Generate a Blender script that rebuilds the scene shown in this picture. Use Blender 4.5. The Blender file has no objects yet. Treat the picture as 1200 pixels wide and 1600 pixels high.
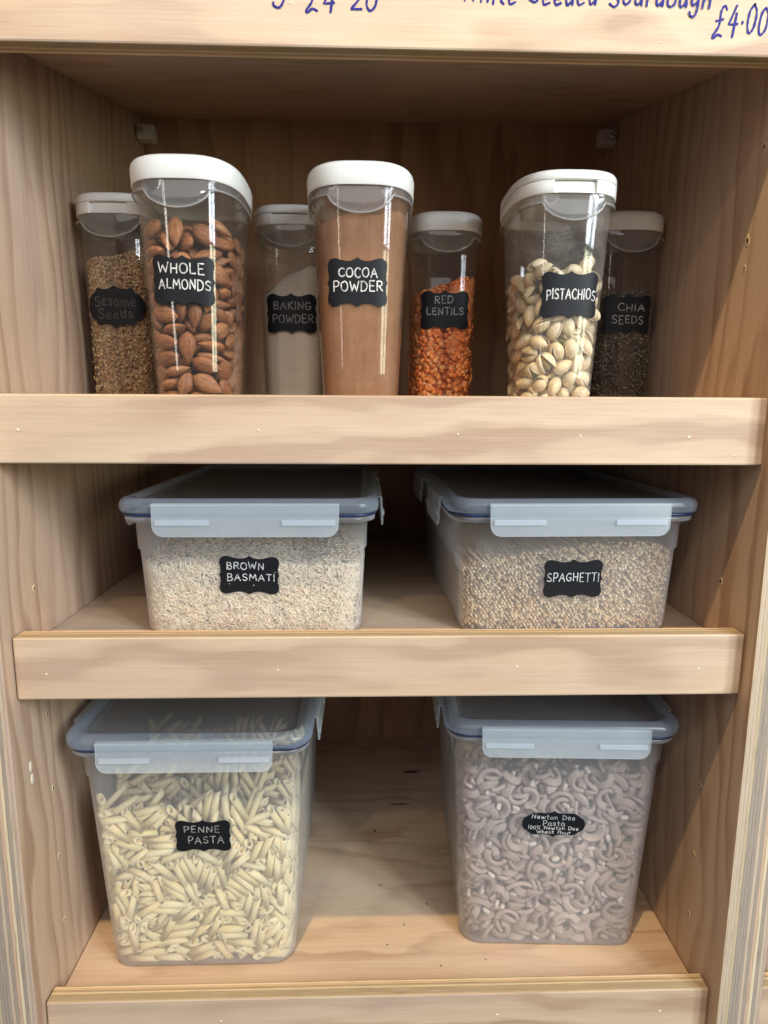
import bpy, bmesh, math, random
import numpy as np
from mathutils import Vector, Matrix, Quaternion, Euler

random.seed(7); np.random.seed(7)
sc = bpy.context.scene
COL = sc.collection

# ------------------------------------------------------------------ camera
cam = bpy.data.cameras.new('camera'); cam_o = bpy.data.objects.new('camera', cam); COL.objects.link(cam_o)
YAW, PITCH, ROLL, FPX = 0.0298, 0.1648, 0.0053, 1009.6
_f = Vector((math.sin(YAW)*math.cos(PITCH), math.cos(YAW)*math.cos(PITCH), -math.sin(PITCH)))
_r = Vector((math.cos(YAW), -math.sin(YAW), 0)); _u = _r.cross(_f)
_r2 = _r*math.cos(ROLL)+_u*math.sin(ROLL); _u2 = _u*math.cos(ROLL)-_r*math.sin(ROLL)
cam_o.matrix_world = Matrix(((_r2.x, _u2.x, -_f.x, -.0164), (_r2.y, _u2.y, -_f.y, -.5046), (_r2.z, _u2.z, -_f.z, .5627), (0, 0, 0, 1)))
cam.sensor_fit = 'VERTICAL'; cam.sensor_height = 36; cam.lens = FPX/1600*36
cam.clip_start = .02; cam.clip_end = 50
sc.camera = cam_o

# ------------------------------------------------------------------ room light
world = bpy.data.worlds.new('World'); sc.world = world; world.use_nodes = True
bg = world.node_tree.nodes['Background']; bg.inputs[0].default_value = (.97, .97, 1.0, 1); bg.inputs[1].default_value = .085

def lamp(name, kind, loc, aim, power, col, **kw):
    l = bpy.data.lights.new(name, kind); l.energy = power; l.color = col
    for k, v in kw.items(): setattr(l, k, v)
    o = bpy.data.objects.new(name, l); COL.objects.link(o); o.location = loc
    o.rotation_euler = (Vector(aim)-Vector(loc)).to_track_quat('-Z', 'Y').to_euler()
    return o
# warm ceiling spots of the shop
lamp('ceiling_spot', 'SPOT', (-.22, -.72, 2.30), (0, .1, .4), 122, (1, .71, .36), shadow_soft_size=.022, spot_size=1.5, spot_blend=.6)
lamp('ceiling_spot', 'SPOT', (-.55, -1.9, 2.3), (0, .1, .5), 30, (1, .80, .55), shadow_soft_size=.03, spot_size=1.3, spot_blend=.6)
# daylight from the tall window panes behind and to the right of the camera
for i, (x, y) in enumerate(((1.28, -1.62), (1.62, -1.30))):
    lamp('window_pane', 'AREA', (x, y, 1.42), (0, .0, 1.0), 27, (.80, .90, 1), shape='RECTANGLE', size=.30, size_y=1.05)
    lamp('window_pane_garden', 'AREA', (x, y, .62), (0, .0, .5), 6, (.95, 1, .72), shape='RECTANGLE', size=.30, size_y=.50)
lamp('doorway_light', 'AREA', (-.95, -1.75, 1.05), (0, 0, .7), 3.5, (1, .92, .8), shape='RECTANGLE', size=.07, size_y=1.3)
# added frontal fill to lift the back row, standing in for a bright room
lamp('added_front_fill', 'AREA', (-.30, -2.45, 2.05), (0, .2, .55), 18, (.96, .97, 1), shape='RECTANGLE', size=1.9, size_y=1.3)
# broad daylight from the glazed shop front, high on the right
lamp('shop_front_daylight', 'AREA', (.95, -1.65, 1.95), (0, .1, .5), 16, (.88, .94, 1), shape='RECTANGLE', size=1.3, size_y=.9)

sc.view_settings.view_transform = 'Standard'; sc.view_settings.look = 'None'
sc.view_settings.exposure = 0; sc.view_settings.gamma = 1; sc.view_settings.use_curve_mapping = False
cy = sc.cycles
cy.max_bounces = 9; cy.transparent_max_bounces = 40; cy.diffuse_bounces = 4; cy.glossy_bounces = 3; cy.transmission_bounces = 6
cy.caustics_reflective = False; cy.caustics_refractive = False; cy.sample_clamp_indirect = 4
try:
    cy.use_denoising = True; cy.denoiser = 'OPENIMAGEDENOISE'
except Exception: pass

# ------------------------------------------------------------------ helpers
def obj(name, me, parent=None, loc=None, mat=None):
    o = bpy.data.objects.new(name, me); COL.objects.link(o)
    if parent is not None: o.parent = parent
    if loc is not None: o.location = loc
    if mat is not None and me is not None and not me.materials: me.materials.append(mat)
    return o
def empty(name, loc=(0, 0, 0), rz=0):
    o = bpy.data.objects.new(name, None); COL.objects.link(o); o.location = loc; o.rotation_euler = (0, 0, rz); o.empty_display_size = .02
    return o
def tag(o, label=None, cat=None, group=None, kind=None):
    for k, v in (('label', label), ('category', cat), ('group', group), ('kind', kind)):
        if v: o[k] = v
    return o

def mesh_from(name, V, F, mats=None, slots=None, smooth=True):
    me = bpy.data.meshes.new(name)
    me.from_pydata([tuple(v) for v in V], [], [tuple(f) for f in F])
    for m in (mats or []): me.materials.append(m)
    if slots is not None: me.polygons.foreach_set('material_index', slots)
    if smooth: me.polygons.foreach_set('use_smooth', [True]*len(me.polygons))
    me.update()
    return me

def penne_data(L=.033, R=.0034, T=.0009, n=14, k=1.0):
    V, F, S = [], [], []
    for rad in (R, R-T):
        for e in (-1, 1):
            for i in range(n):
                a = 2*math.pi*i/n
                V.append((e*L/2 - .004*e + k*rad*math.cos(a), rad*math.cos(a), rad*math.sin(a)))
    o0, o1, i0, i1 = 0, n, 2*n, 3*n
    for i in range(n):
        j = (i+1) % n
        F.append((o0+i, o0+j, o1+j, o1+i)); S.append(0)
        F.append((i0+j, i0+i, i1+i, i1+j)); S.append(0)
        F.append((o0+j, o0+i, i0+i, i0+j)); S.append(1)
        F.append((o1+i, o1+j, i1+j, i1+i)); S.append(1)
    return V, F, S

def curl_path(var):
    # centre line of one pasta curl, in metres
    pts = []
    if var == 0: r, a0, a1, pitch = .0088, 0, 3.9, .004
    elif var == 1: r, a0, a1, pitch = .0105, 0, 2.9, .003
    elif var == 2: r, a0, a1, pitch = .0078, 0, 4.7, .007
    else: r, a0, a1, pitch = .016, 0, 1.9, .002
    n = 12
    for i in range(n):
        t = i/(n-1); a = a0+(a1-a0)*t
        rr = r*(1+.10*math.sin(3*t))
        pts.append(Vector((rr*math.cos(a), rr*math.sin(a), pitch*(t-.5))))
    c = sum(pts, Vector())/len(pts)
    return [p-c for p in pts]

def curl_data(var, A=.0041, B=.0027):
    P = curl_path(var); V, F, S = [], [], []
    m = 14; n = len(P)
    for i, p in enumerate(P):
        t = (P[min(i+1, n-1)]-P[max(i-1, 0)]).normalized()
        up = Vector((0, 0, 1)); side = t.cross(up).normalized(); up = side.cross(t)
        tw = .5+.6*i/(n-1)
        e1 = up*math.cos(tw)+side*math.sin(tw); e2 = side*math.cos(tw)-up*math.sin(tw)
        for k in range(m):
            a = 2*math.pi*k/m
            q = A*math.cos(a); h = B*math.sin(a)*(1-.42*math.exp(-(math.cos(a)/.28)**2))
            V.append(p+e1*q+e2*h)
    for i in range(n-1):
        for k in range(m):
            l = (k+1) % m
            F.append((i*m+k, i*m+l, (i+1)*m+l, (i+1)*m+k)); S.append(0)
    for i, s in ((0, 1), (n-1, -1)):
        c = len(V); V.append(sum((V[i*m+k] for k in range(m)), Vector())/m + (P[1]-P[0] if i == 0 else P[-2]-P[-1])*.45)
        for k in range(m):
            l = (k+1) % m
            F.append((c, i*m+l, i*m+k)[::s]); S.append(1)
    return V, F, S

def almond_data(L=.026, W=.0150, T=.0088, n=12, m=9, cut=None):
    V, F = [], []
    for i in range(m+1):
        t = i/m; x = (t-.5)*L
        r = math.sin(math.pi*t**.80)**.72 if 0 < t < 1 else 0
        if t > .55: r *= 1-.25*((t-.55)/.45)**2
        for k in range(n):
            a = 2*math.pi*k/n
            V.append((x, r*W/2*math.cos(a), r*T/2*math.copysign(abs(math.sin(a))**.9, math.sin(a))))
    for i in range(m):
        for k in range(n):
            l = (k+1) % n
            F.append((i*n+k, i*n+l, (i+1)*n+l, (i+1)*n+k))
    return V, F

def pistachio_half(sgn, op, L=.0195, W=.0118, n=8, m=8, inner=False):
    # half shell hinged at the blunt end (x=-L/2); opens by angle op
    V, F = [], []
    s = .90 if inner else 1.
    for i in range(m+1):
        t = i/m; x = (t-.5)*L*s
        r = math.sin(math.pi*t**.88)**.62 if 0 < t < 1 else .02
        for k in range(n+1):
            a = math.pi*k/n
            y, z = r*W/2*s*math.cos(a), sgn*r*W/2*s*1.02*math.sin(a)
            ca, sa = math.cos(sgn*op), math.sin(sgn*op)
            xx = x+L/2
            V.append((ca*xx-sa*z-L/2, y, sa*xx+ca*z))
    for i in range(m):
        for k in range(n):
            f = (i*(n+1)+k, i*(n+1)+k+1, (i+1)*(n+1)+k+1, (i+1)*(n+1)+k)
            if (sgn > 0) == inner: f = f[::-1]
            F.append(f)
    return V, F, n

def pistachio_shell(op):
    V, F = [], []
    for sgn in (1, -1):
        Vo, Fo, n = pistachio_half(sgn, op); Vi, Fi, _ = pistachio_half(sgn, op, inner=True)
        o = len(V); V += Vo; F += [tuple(o+q for q in f) for f in Fo]
        i0 = len(V); V += Vi; F += [tuple(i0+q for q in f) for f in Fi]
        m = len(Vo)//(n+1)-1
        for k in (0, n):
            for i in range(m):
                F.append((o+i*(n+1)+k, o+(i+1)*(n+1)+k, i0+(i+1)*(n+1)+k, i0+i*(n+1)+k))
    return V, F

# ------------------------------------------------------------------ materials
class G:
    """small node-graph writer"""
    def __init__(s, name):
        s.m = bpy.data.materials.new(name); s.m.use_nodes = True; s.t = s.m.node_tree; s.t.nodes.clear()
        s.out = s.n('ShaderNodeOutputMaterial')
    def n(s, typ, **kw):
        x = s.t.nodes.new(typ)
        for k, v in kw.items(): setattr(x, k, v)
        return x
    def set(s, sock, v):
        if isinstance(v, bpy.types.NodeSocket): s.t.links.new(v, sock)
        elif isinstance(v, tuple) and len(v) == 3 and sock.type == 'RGBA': sock.default_value = (*v, 1)
        else: sock.default_value = v
    def math(s, op, a, b=0., c=0., clamp=False):
        x = s.n('ShaderNodeMath', operation=op, use_clamp=clamp)
        s.set(x.inputs[0], a); s.set(x.inputs[1], b); s.set(x.inputs[2], c); return x.outputs[0]
    def mix(s, f, a, b, mode='MIX'):
        x = s.n('ShaderNodeMix', data_type='RGBA', blend_type=mode)
        s.set(x.inputs[0], f); s.set(x.inputs[6], a); s.set(x.inputs[7], b); return x.outputs[2]
    def coord(s, which='Object'): return s.n('ShaderNodeTexCoord').outputs[which]
    def map(s, v, scale=(1, 1, 1), rot=(0, 0, 0), loc=(0, 0, 0)):
        x = s.n('ShaderNodeMapping'); s.set(x.inputs[0], v); x.inputs['Scale'].default_value = scale
        x.inputs['Rotation'].default_value = rot; x.inputs['Location'].default_value = loc; return x.outputs[0]
    def noise(s, v, scale=1., detail=2., rough=.5, dist=0., col=False):
        x = s.n('ShaderNodeTexNoise'); s.set(x.inputs['Vector'], v); x.inputs['Scale'].default_value = scale
        x.inputs['Detail'].default_value = detail; x.inputs['Roughness'].default_value = rough; x.inputs['Distortion'].default_value = dist
        return x.outputs[1 if col else 0]
    def ramp(s, f, stops, interp='LINEAR'):
        x = s.n('ShaderNodeValToRGB'); s.set(x.inputs[0], f); x.color_ramp.interpolation = interp
        e = x.color_ramp.elements
        while len(e) < len(stops): e.new(.5)
        for q, (p, c) in zip(e, stops): q.position = p; q.color = (*c, 1) if len(c) == 3 else c
        return x.outputs[0]
    def sep(s, v):
        x = s.n('ShaderNodeSeparateXYZ'); s.set(x.inputs[0], v); return x.outputs
    def bump(s, h, strength=.3, dist=.001):
        x = s.n('ShaderNodeBump'); s.set(x.inputs['Height'], h); x.inputs['Strength'].default_value = strength; x.inputs['Distance'].default_value = dist; return x.outputs[0]
    def prin(s, col, rough=.5, normal=None, **kw):
        x = s.n('ShaderNodeBsdfPrincipled'); s.set(x.inputs['Base Color'], col); s.set(x.inputs['Roughness'], rough)
        if normal is not None: s.set(x.inputs['Normal'], normal)
        for k, v in kw.items(): s.set(x.inputs[k], v)
        return x.outputs[0]
    def mixs(s, f, a, b):
        x = s.n('ShaderNodeMixShader'); s.set(x.inputs[0], f); s.set(x.inputs[1], a); s.set(x.inputs[2], b); return x.outputs[0]
    def fresnel(s, ior):
        # the same reflectance from either side of a thin wall
        bf = s.n('ShaderNodeNewGeometry').outputs['Backfacing']; fr = s.n('ShaderNodeFresnel')
        s.set(fr.inputs[0], s.math('ADD', ior, s.math('MULTIPLY', bf, 1/ior-ior))); return fr.outputs[0]
    def done(s, sh): s.t.links.new(sh, s.out.inputs[0]); return s.m

def wood(name, grain='X', K=26., amp=1.0, early=(.60, .43, .28), late=(.34, .20, .12), wash=(.62, .49, .42), seed=0., fine=1.0, contrast=1.0, lo_s=(1.6, 7), soft=False):
    """rotary-cut pine veneer, thin white wash; grain runs along the given object axis"""
    g = G(name); c = g.coord()
    ox = g.n('ShaderNodeObjectInfo').outputs['Random']
    cb = g.n('ShaderNodeCombineXYZ'); g.set(cb.inputs[0], g.math('MULTIPLY', ox, 7.3)); g.set(cb.inputs[1], g.math('MULTIPLY', ox, 3.1)); cb.inputs[2].default_value = seed
    va = g.n('ShaderNodeVectorMath', operation='ADD'); g.set(va.inputs[0], c); g.set(va.inputs[1], cb.outputs[0]); p = va.outputs[0]
    la, lb = lo_s; lo = {'X': (la, lb, lb), 'Y': (lb, la, lb), 'Z': (lb, lb, la)}[grain]
    mi = {'X': (6, 60, 60), 'Y': (60, 6, 60), 'Z': (60, 60, 6)}[grain]
    fi = {'X': (22, 1500, 1500), 'Y': (1500, 22, 1500), 'Z': (1500, 1500, 22)}[grain]
    xs = g.sep(p)
    across = {'X': g.math('ADD', xs[2], xs[1]), 'Y': g.math('ADD', xs[0], xs[2]), 'Z': g.math('ADD', xs[0], xs[1])}[grain]
    n1 = g.noise(g.map(p, lo), 1, 3, .55)
    n2 = g.noise(g.map(p, mi), 1, 2, .5)
    h = g.math('ADD', g.math('MULTIPLY', across, K), g.math('ADD', g.math('MULTIPLY', n1, 7*amp), g.math('MULTIPLY', n2, .10 if soft else .30)))
    fr = g.math('FRACT', h)
    band = g.ramp(fr, [(0, (0, 0, 0)), (.30, (.25,)*3), (.55, (.9,)*3), (.72, (1, 1, 1)), (.86, (.35,)*3), (1, (0, 0, 0))], 'EASE') if soft else g.ramp(fr, [(0, (0, 0, 0)), (.38, (.12,)*3), (.66, (.62,)*3), (.82, (1, 1, 1)), (.92, (.55,)*3), (1, (0, 0, 0))], 'EASE')
    depth = g.noise(g.map(p, lo, loc=(3, 1, 5)), 1.7, 2)
    band = g.math('MULTIPLY', band, g.math('MULTIPLY', g.ramp(depth, [(.30, (.15,)*3), (.70, (1,)*3)]), contrast), clamp=True)
    fib = g.noise(g.map(p, fi), 1, 3, .6)
    mf = {'X': (9, 520, 520), 'Y': (520, 9, 520), 'Z': (520, 520, 9)}[grain]
    fib2 = g.noise(g.map(p, mf), 1, 3, .65)
    blotch = g.noise(g.map(p, lo, loc=(9, 4, 2)), .9, 3, .6)
    col = g.mix(g.math('MULTIPLY', band, .85), early, late)
    col = g.mix(g.ramp(blotch, [(.38, (0, 0, 0)), (.66, (.75,)*3)]), col, g.mix(.5, col, wash))
    col = g.mix(g.math('MULTIPLY', g.ramp(fib, [(.35, (1,)*3), (.55, (0, 0, 0))]), .16*fine), col, g.mix(1, col, (.62, .50, .42), 'MULTIPLY'))
    col = g.mix(g.math('MULTIPLY', g.ramp(fib, [(.58, (0, 0, 0)), (.75, (1,)*3)]), .14*fine), col, (.78, .71, .64))
    col = g.mix(g.math('MULTIPLY', g.ramp(fib2, [(.30, (1,)*3), (.50, (0, 0, 0))]), .22*fine), col, g.mix(1, col, (.70, .58, .48), 'MULTIPLY'))
    col = g.mix(g.math('MULTIPLY', g.ramp(fib2, [(.56, (0, 0, 0)), (.72, (1,)*3)]), .12*fine), col, (.80, .70, .60))
    return g.done(g.prin(col, g.math('ADD', .46, g.math('MULTIPLY', fib, .14)), g.bump(g.math('ADD', fib, g.math('MULTIPLY', band, .4)), .18, .0006), **{'Specular IOR Level': .32}))

def ply_edge(name, axis='Y', along='X', n=9., th=.018, grey=0., base=(.60, .45, .27)):
    """cut edge of plywood: thin veneers seen as stripes across the thickness"""
    g = G(name); p = g.coord(); xs = g.sep(p)
    i = 'XYZ'.index(axis)
    st = [900, 900, 900]; st['XYZ'.index(along)] = 30; st2 = [60, 60, 60]; st2['XYZ'.index(along)] = 5
    wob = g.noise(g.map(p, tuple(st2)), 1, 2)
    t = g.math('ADD', g.math('MULTIPLY', xs[i], n/th), g.math('MULTIPLY', wob, .55))
    fr = g.math('FRACT', t); fl = g.math('FLOOR', t)
    wn = g.n('ShaderNodeTexWhiteNoise', noise_dimensions='1D'); g.set(wn.inputs['W'], fl)
    fib = g.noise(g.map(p, tuple(st)), 1, 4, .65)
    col = g.ramp(wn.outputs[0], [(0, tuple(c*.62 for c in base)), (.35, base), (.6, (base[0]*1.12, base[1]*1.15, base[2]*1.2)), (.8, (base[0]*.95, base[1]*.82, base[2]*.78)), (1, tuple(c*.78 for c in base))], 'CONSTANT')
    if grey:
        c2 = g.ramp(wn.outputs[0], [(0, (.33, .30, .30)), (.22, (.64, .53, .37)), (.45, (.47, .39, .34)), (.62, (.68, .58, .42)), (.8, (.55, .41, .32)), (.92, (.42, .38, .37))], 'CONSTANT')
        col = g.mix(grey, col, c2)
    line = g.ramp(fr, [(0, (1,)*3), (.09, (0, 0, 0)), (.93, (0, 0, 0)), (1, (1,)*3)])
    col = g.mix(g.math('MULTIPLY', line, .55), col, (.16, .105, .065))
    pit = g.ramp(fib, [(.30, (1,)*3), (.44, (0, 0, 0))])
    col = g.mix(g.math('MULTIPLY', pit, .6), col, (.17, .12, .09))
    col = g.mix(g.math('MULTIPLY', g.ramp(fib, [(.58, (0, 0, 0)), (.75, (1,)*3)]), .3), col, (.74, .68, .58))
    return g.done(g.prin(col, .7, g.bump(g.math('SUBTRACT', fib, g.math('MULTIPLY', line, .6)), .5, .0008), **{'Specular IOR Level': .2}))

def plain(name, col, rough=.5, spec=.5, var=0., scale=60., bump=0., bscale=300., metallic=0., **kw):
    g = G(name); c = col
    p = g.coord()
    if var: c = g.mix(g.ramp(g.noise(p, scale, 3), [(.3, (0, 0, 0)), (.7, (1,)*3)]), tuple(x*(1-var) for x in col), tuple(min(1, x*(1+var)) for x in col))
    nrm = g.bump(g.noise(p, bscale, 3), bump, .0006) if bump else None
    return g.done(g.prin(c, rough, nrm, **{'Specular IOR Level': spec, 'Metallic': metallic, **kw}))

def piece_mat(name, cols, rough=.5, spec=.4, tex=None, sss=0.):
    """food pieces: colour differs from piece to piece"""
    g = G(name); r = g.n('ShaderNodeObjectInfo').outputs['Random']; p = g.coord()
    n = len(cols); c = g.ramp(r, [(i/(n-1), q) for i, q in enumerate(cols)])
    h = None
    if tex == 'almond':
        s = g.noise(g.map(p, (70, 900, 900)), 1, 4, .6); c = g.mix(g.ramp(s, [(.38, (1,)*3), (.62, (0, 0, 0))]), c, g.mix(1, c, (.55, .42, .34), 'MULTIPLY')); h = g.bump(s, .55, .0008)
    elif tex == 'pasta':
        s = g.noise(p, 260, 4, .6); c = g.mix(g.ramp(s, [(.45, (0, 0, 0)), (.78, (.4,)*3)]), c, (.90, .82, .62)); h = g.bump(s, .2, .0004)
    elif tex == 'wholewheat':
        s = g.noise(p, 500, 4, .65); c = g.mix(g.ramp(s, [(.32, (.8,)*3), (.5, (0, 0, 0))]), c, g.mix(1, c, (.68, .58, .52), 'MULTIPLY')); h = g.bump(s, .25, .0004)
    elif tex == 'shell':
        s = g.noise(g.map(p, (90, 300, 300)), 1, 3, .6); c = g.mix(g.ramp(s, [(.50, (0, 0, 0)), (.75, (.6,)*3)]), c, (.55, .40, .23)); h = g.bump(s, .25, .0005)
    return g.done(g.prin(c, rough, h, **{'Specular IOR Level': spec, 'Subsurface Weight': sss, 'Subsurface Radius': (.003, .002, .001), 'Subsurface Scale': .6} if sss else {'Specular IOR Level': spec}))

def grain_mat(name, cols, rough=.5, scale=420., bumpy=0.):
    """loose grains too small to pick apart: colour changes from grain to grain"""
    g = G(name); p = g.coord()
    r = g.n('ShaderNodeNewGeometry').outputs['Random Per Island']
    n = len(cols); c = g.ramp(r, [(i/n, q) for i, q in enumerate(cols)], 'CONSTANT')
    c = g.mix(.12, c, g.noise(p, 90, 2, col=True), 'MULTIPLY')
    return g.done(g.prin(c, rough, None, **{'Specular IOR Level': .3}))

def clear_plastic(name, tint=(.965, .96, .955), haze=.012, dust=None, dust_amt=0., film=0.):
    """thin clear wall: straight-through transparency and mirror reflection by Fresnel"""
    g = G(name); p = g.coord()
    fr = g.fresnel(1.45)
    tr = g.n('ShaderNodeBsdfTransparent'); g.set(tr.inputs[0], tint)
    di = g.n('ShaderNodeBsdfDiffuse'); g.set(di.inputs[0], (.75, .75, .75))
    base = g.mixs(haze, tr.outputs[0], di.outputs[0])
    if dust:
        d2 = g.n('ShaderNodeBsdfDiffuse'); g.set(d2.inputs[0], dust)
        a = g.noise(p, 38, 4, .6); b = g.noise(p, 900, 2, .6)
        f = g.math('MULTIPLY', g.ramp(a, [(.36, (0, 0, 0)), (.66, (1,)*3)]), g.ramp(b, [(.42, (.25,)*3), (.66, (1,)*3)]))
        base = g.mixs(g.math('ADD', g.math('MULTIPLY', f, dust_amt), film, clamp=True), base, d2.outputs[0])
    gl = g.n('ShaderNodeBsdfGlossy'); g.set(gl.inputs[0], (1, 1, 1)); gl.inputs['Roughness'].default_value = .035
    wob = g.bump(g.noise(p, 55, 1), .05, .002); g.set(gl.inputs['Normal'], wob)
    return g.done(g.mixs(g.math('MULTIPLY', fr, .9), base, gl.outputs[0]))

def frosted(name, col=(.80, .83, .87), fac=.40, rough=.28, trans=.5, tint=(.95, .96, .98), edge=.35):
    """milky polypropylene"""
    g = G(name); p = g.coord()
    tr = g.n('ShaderNodeBsdfTransparent'); g.set(tr.inputs[0], tint)
    di = g.n('ShaderNodeBsdfDiffuse'); g.set(di.inputs[0], col)
    tl = g.n('ShaderNodeBsdfTranslucent'); g.set(tl.inputs[0], col)
    milk = g.mixs(trans, di.outputs[0], tl.outputs[0])
    lw = g.n('ShaderNodeLayerWeight'); lw.inputs[0].default_value = .5
    cloud = g.math('MULTIPLY', g.noise(p, 14, 3), .12)
    f = g.math('ADD', g.math('ADD', fac-.06, cloud), g.math('MULTIPLY', g.math('POWER', lw.outputs['Facing'], 2.0), edge), clamp=True)
    base = g.mixs(f, tr.outputs[0], milk)
    fr = g.fresnel(1.45)
    gl = g.n('ShaderNodeBsdfGlossy'); gl.inputs['Roughness'].default_value = rough
    g.set(gl.inputs['Normal'], g.bump(g.noise(p, 700, 2), .12, .0003))
    return g.done(g.mixs(g.math('MULTIPLY', fr, .8), base, gl.outputs[0]))

def chalk(name, col, lo=.45):
    g = G(name); p = g.coord(); n = g.noise(p, 650, 3, .6); n2 = g.noise(p, 120, 1)
    c = g.mix(g.ramp(g.math('ADD', g.math('MULTIPLY', n, .6), g.math('MULTIPLY', n2, .4)), [(.36, (lo*.8,)*3), (.58, (1,)*3)]), (.02, .02, .022), col)
    return g.done(g.prin(c, .8, None, **{'Specular IOR Level': .1}))

M = {}
M['panel'] = wood('pine_veneer_upright', 'Z', K=40, amp=.75, seed=1.7, contrast=1.45, lo_s=(2.2, 9), early=(.57, .405, .285), late=(.37, .22, .14), wash=(.56, .43, .37))
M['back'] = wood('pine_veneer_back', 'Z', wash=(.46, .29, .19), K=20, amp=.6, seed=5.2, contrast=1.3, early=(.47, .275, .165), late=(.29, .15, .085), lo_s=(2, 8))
M['shelf'] = wood('pine_veneer_shelf', 'X', K=14, amp=.9, seed=2.4, contrast=1.1, lo_s=(3, 12), early=(.58, .42, .28), late=(.39, .25, .155))
M['lip'] = wood('pine_veneer_lip', 'X', K=20, amp=.50, seed=8.9, early=(.575, .44, .315), late=(.375, .255, .18), wash=(.56, .45, .395), contrast=1.8, fine=.8, lo_s=(3.0, 11), soft=True)
M['edge_lip'] = ply_edge('ply_edge_lip', 'Y', 'X')
M['edge_end'] = ply_edge('ply_edge_lip_end', 'Y', 'Z')
M['edge_panel'] = ply_edge('ply_edge_upright', 'X', 'Z', n=6, grey=.5, base=(.54, .42, .29))
M['edge_shelf'] = ply_edge('ply_edge_shelf', 'Z', 'X')
M['hole'] = plain('dark_hole', (.05, .03, .02), .9)
M['torn'] = plain('torn_wood', (.62, .47, .28), .9, var=.3, scale=900)
M['filler'] = plain('pale_filler', (.72, .63, .51), .7, var=.05)
M['ink'] = plain('blue_ink', (.012, .014, .19), .55, .2)
M['white'] = plain('white_lid_plastic', (.82, .80, .755), .34, .5, var=.02, scale=40, bump=.03, bscale=900)
M['bracket'] = plain('white_bracket_plastic', (.66, .62, .58), .45)
M['metal'] = plain('screw_metal', (.62, .58, .52), .3, metallic=1.)
M['clear'] = clear_plastic('clear_jar_plastic')
M['clear_salt'] = clear_plastic('clear_jar_plastic_salty', dust=(.62, .58, .52), dust_amt=.30, haze=.03)
M['clear_flour'] = clear_plastic('clear_jar_plastic_floury', dust=(.84, .75, .62), dust_amt=.30, haze=.02)
M['clear_cocoa'] = clear_plastic('clear_jar_plastic_cocoa', dust=(.335, .17, .09), dust_amt=.40, film=.22, haze=.02)
M['collar'] = clear_plastic('clear_collar_plastic', tint=(.90, .90, .90), haze=.10)
M['bead'] = clear_plastic('clear_bead_plastic', tint=(.95, .95, .95), haze=.26)
M['frost'] = frosted('frosted_box_plastic', col=(.90, .93, 1.0), fac=.235, edge=.55)
M['frost_lid'] = frosted('frosted_lid_plastic', col=(.60, .69, .82), fac=.36, rough=.20, tint=(.88, .92, .97), edge=.45)
M['lid_panel'] = frosted('frosted_lid_panel_shaded', col=(.34, .355, .39), fac=.58, rough=.26, tint=(.70, .72, .75), edge=.3)  # dim box interior and reflected dark shelf are put into this grey
M['latch'] = frosted('frosted_latch_plastic', col=(.86, .94, 1.0), fac=.27, rough=.25, trans=.25)
M['rib'] = frosted('frosted_rib_plastic', col=(.88, .94, 1.0), fac=.32, rough=.25, trans=.2)
M['gasket'] = plain('navy_gasket', (.012, .03, .10), .4)
M['label'] = plain('chalkboard_label', (.009, .010, .014), .48, .25, bump=.12, bscale=1600)
M['chalk'] = chalk('white_chalk_ink', (.66, .67, .68), .5)
M['chalk_mid'] = chalk('grey_chalk_ink', (.34, .33, .33), .4)
M['chalk_faint'] = chalk('faint_chalk_ink', (.10, .093, .09), .6)
M['penne'] = piece_mat('penne_pasta', [(.84, .67, .33), (.88, .73, .42), (.80, .62, .30), (.90, .77, .47)], .5, .35, 'pasta')
M['penne_end'] = plain('penne_cut', (.93, .84, .60), .6)
M['curl'] = piece_mat('wholewheat_pasta', [(.44, .325, .265), (.53, .405, .34), (.37, .265, .215), (.48, .36, .295)], .55, .3, 'wholewheat')
M['curl_end'] = plain('wholewheat_cut', (.72, .61, .50), .6, var=.2, scale=900)
M['almond'] = piece_mat('almond_skin', [(.30, .125, .055), (.43, .19, .08), (.25, .105, .05), (.50, .255, .12), (.34, .15, .07), (.46, .21, .09)], .5, .35, 'almond')
M['almond_in'] = plain('almond_flesh', (.86, .74, .52), .6, var=.06, scale=400)
M['shell'] = piece_mat('pistachio_shell', [(.80, .66, .42), (.86, .73, .50), (.76, .60, .36), (.88, .77, .56)], .45, .4, 'shell')
M['kernel'] = piece_mat('pistachio_kernel', [(.30, .20, .08), (.36, .30, .09), (.26, .14, .10)], .55)
M['rice'] = grain_mat('brown_rice', [(.76, .61, .42), (.82, .69, .50), (.70, .55, .36), (.86, .75, .57), (.78, .64, .46)], .45)
M['spaghetti'] = grain_mat('spaghetti', [(.72, .52, .30), (.80, .62, .39), (.62, .43, .24), (.86, .70, .47)], .5)
M['sesame'] = grain_mat('sesame', [(.52, .33, .165), (.60, .41, .22), (.44, .26, .12), (.66, .48, .28), (.36, .20, .09)], .5)
M['lentil'] = grain_mat('red_lentils', [(.92, .27, .07), (.95, .33, .10), (.88, .22, .05), (.95, .40, .15)], .55)
M['chia'] = grain_mat('chia', [(.085, .068, .055), (.11, .085, .065), (.06, .05, .045), (.15, .12, .085), (.08, .065, .05), (.10, .08, .06), (.40, .33, .22)], .45)
g = G('cocoa_powder'); p = g.coord()
c = g.mix(g.ramp(g.noise(g.map(p, (150, 150, 16)), 1, 4, .6), [(.32, (0, 0, 0)), (.68, (1,)*3)]), (.25, .115, .055), (.40, .215, .12))
c = g.mix(g.ramp(g.noise(p, 48, 3, .6), [(.42, (0, 0, 0)), (.70, (.6,)*3)]), c, (.46, .26, .155))
M['cocoa'] = g.done(g.prin(c, .9, g.bump(g.noise(p, 600, 4), .3, .0006), **{'Specular IOR Level': .1}))
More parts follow.
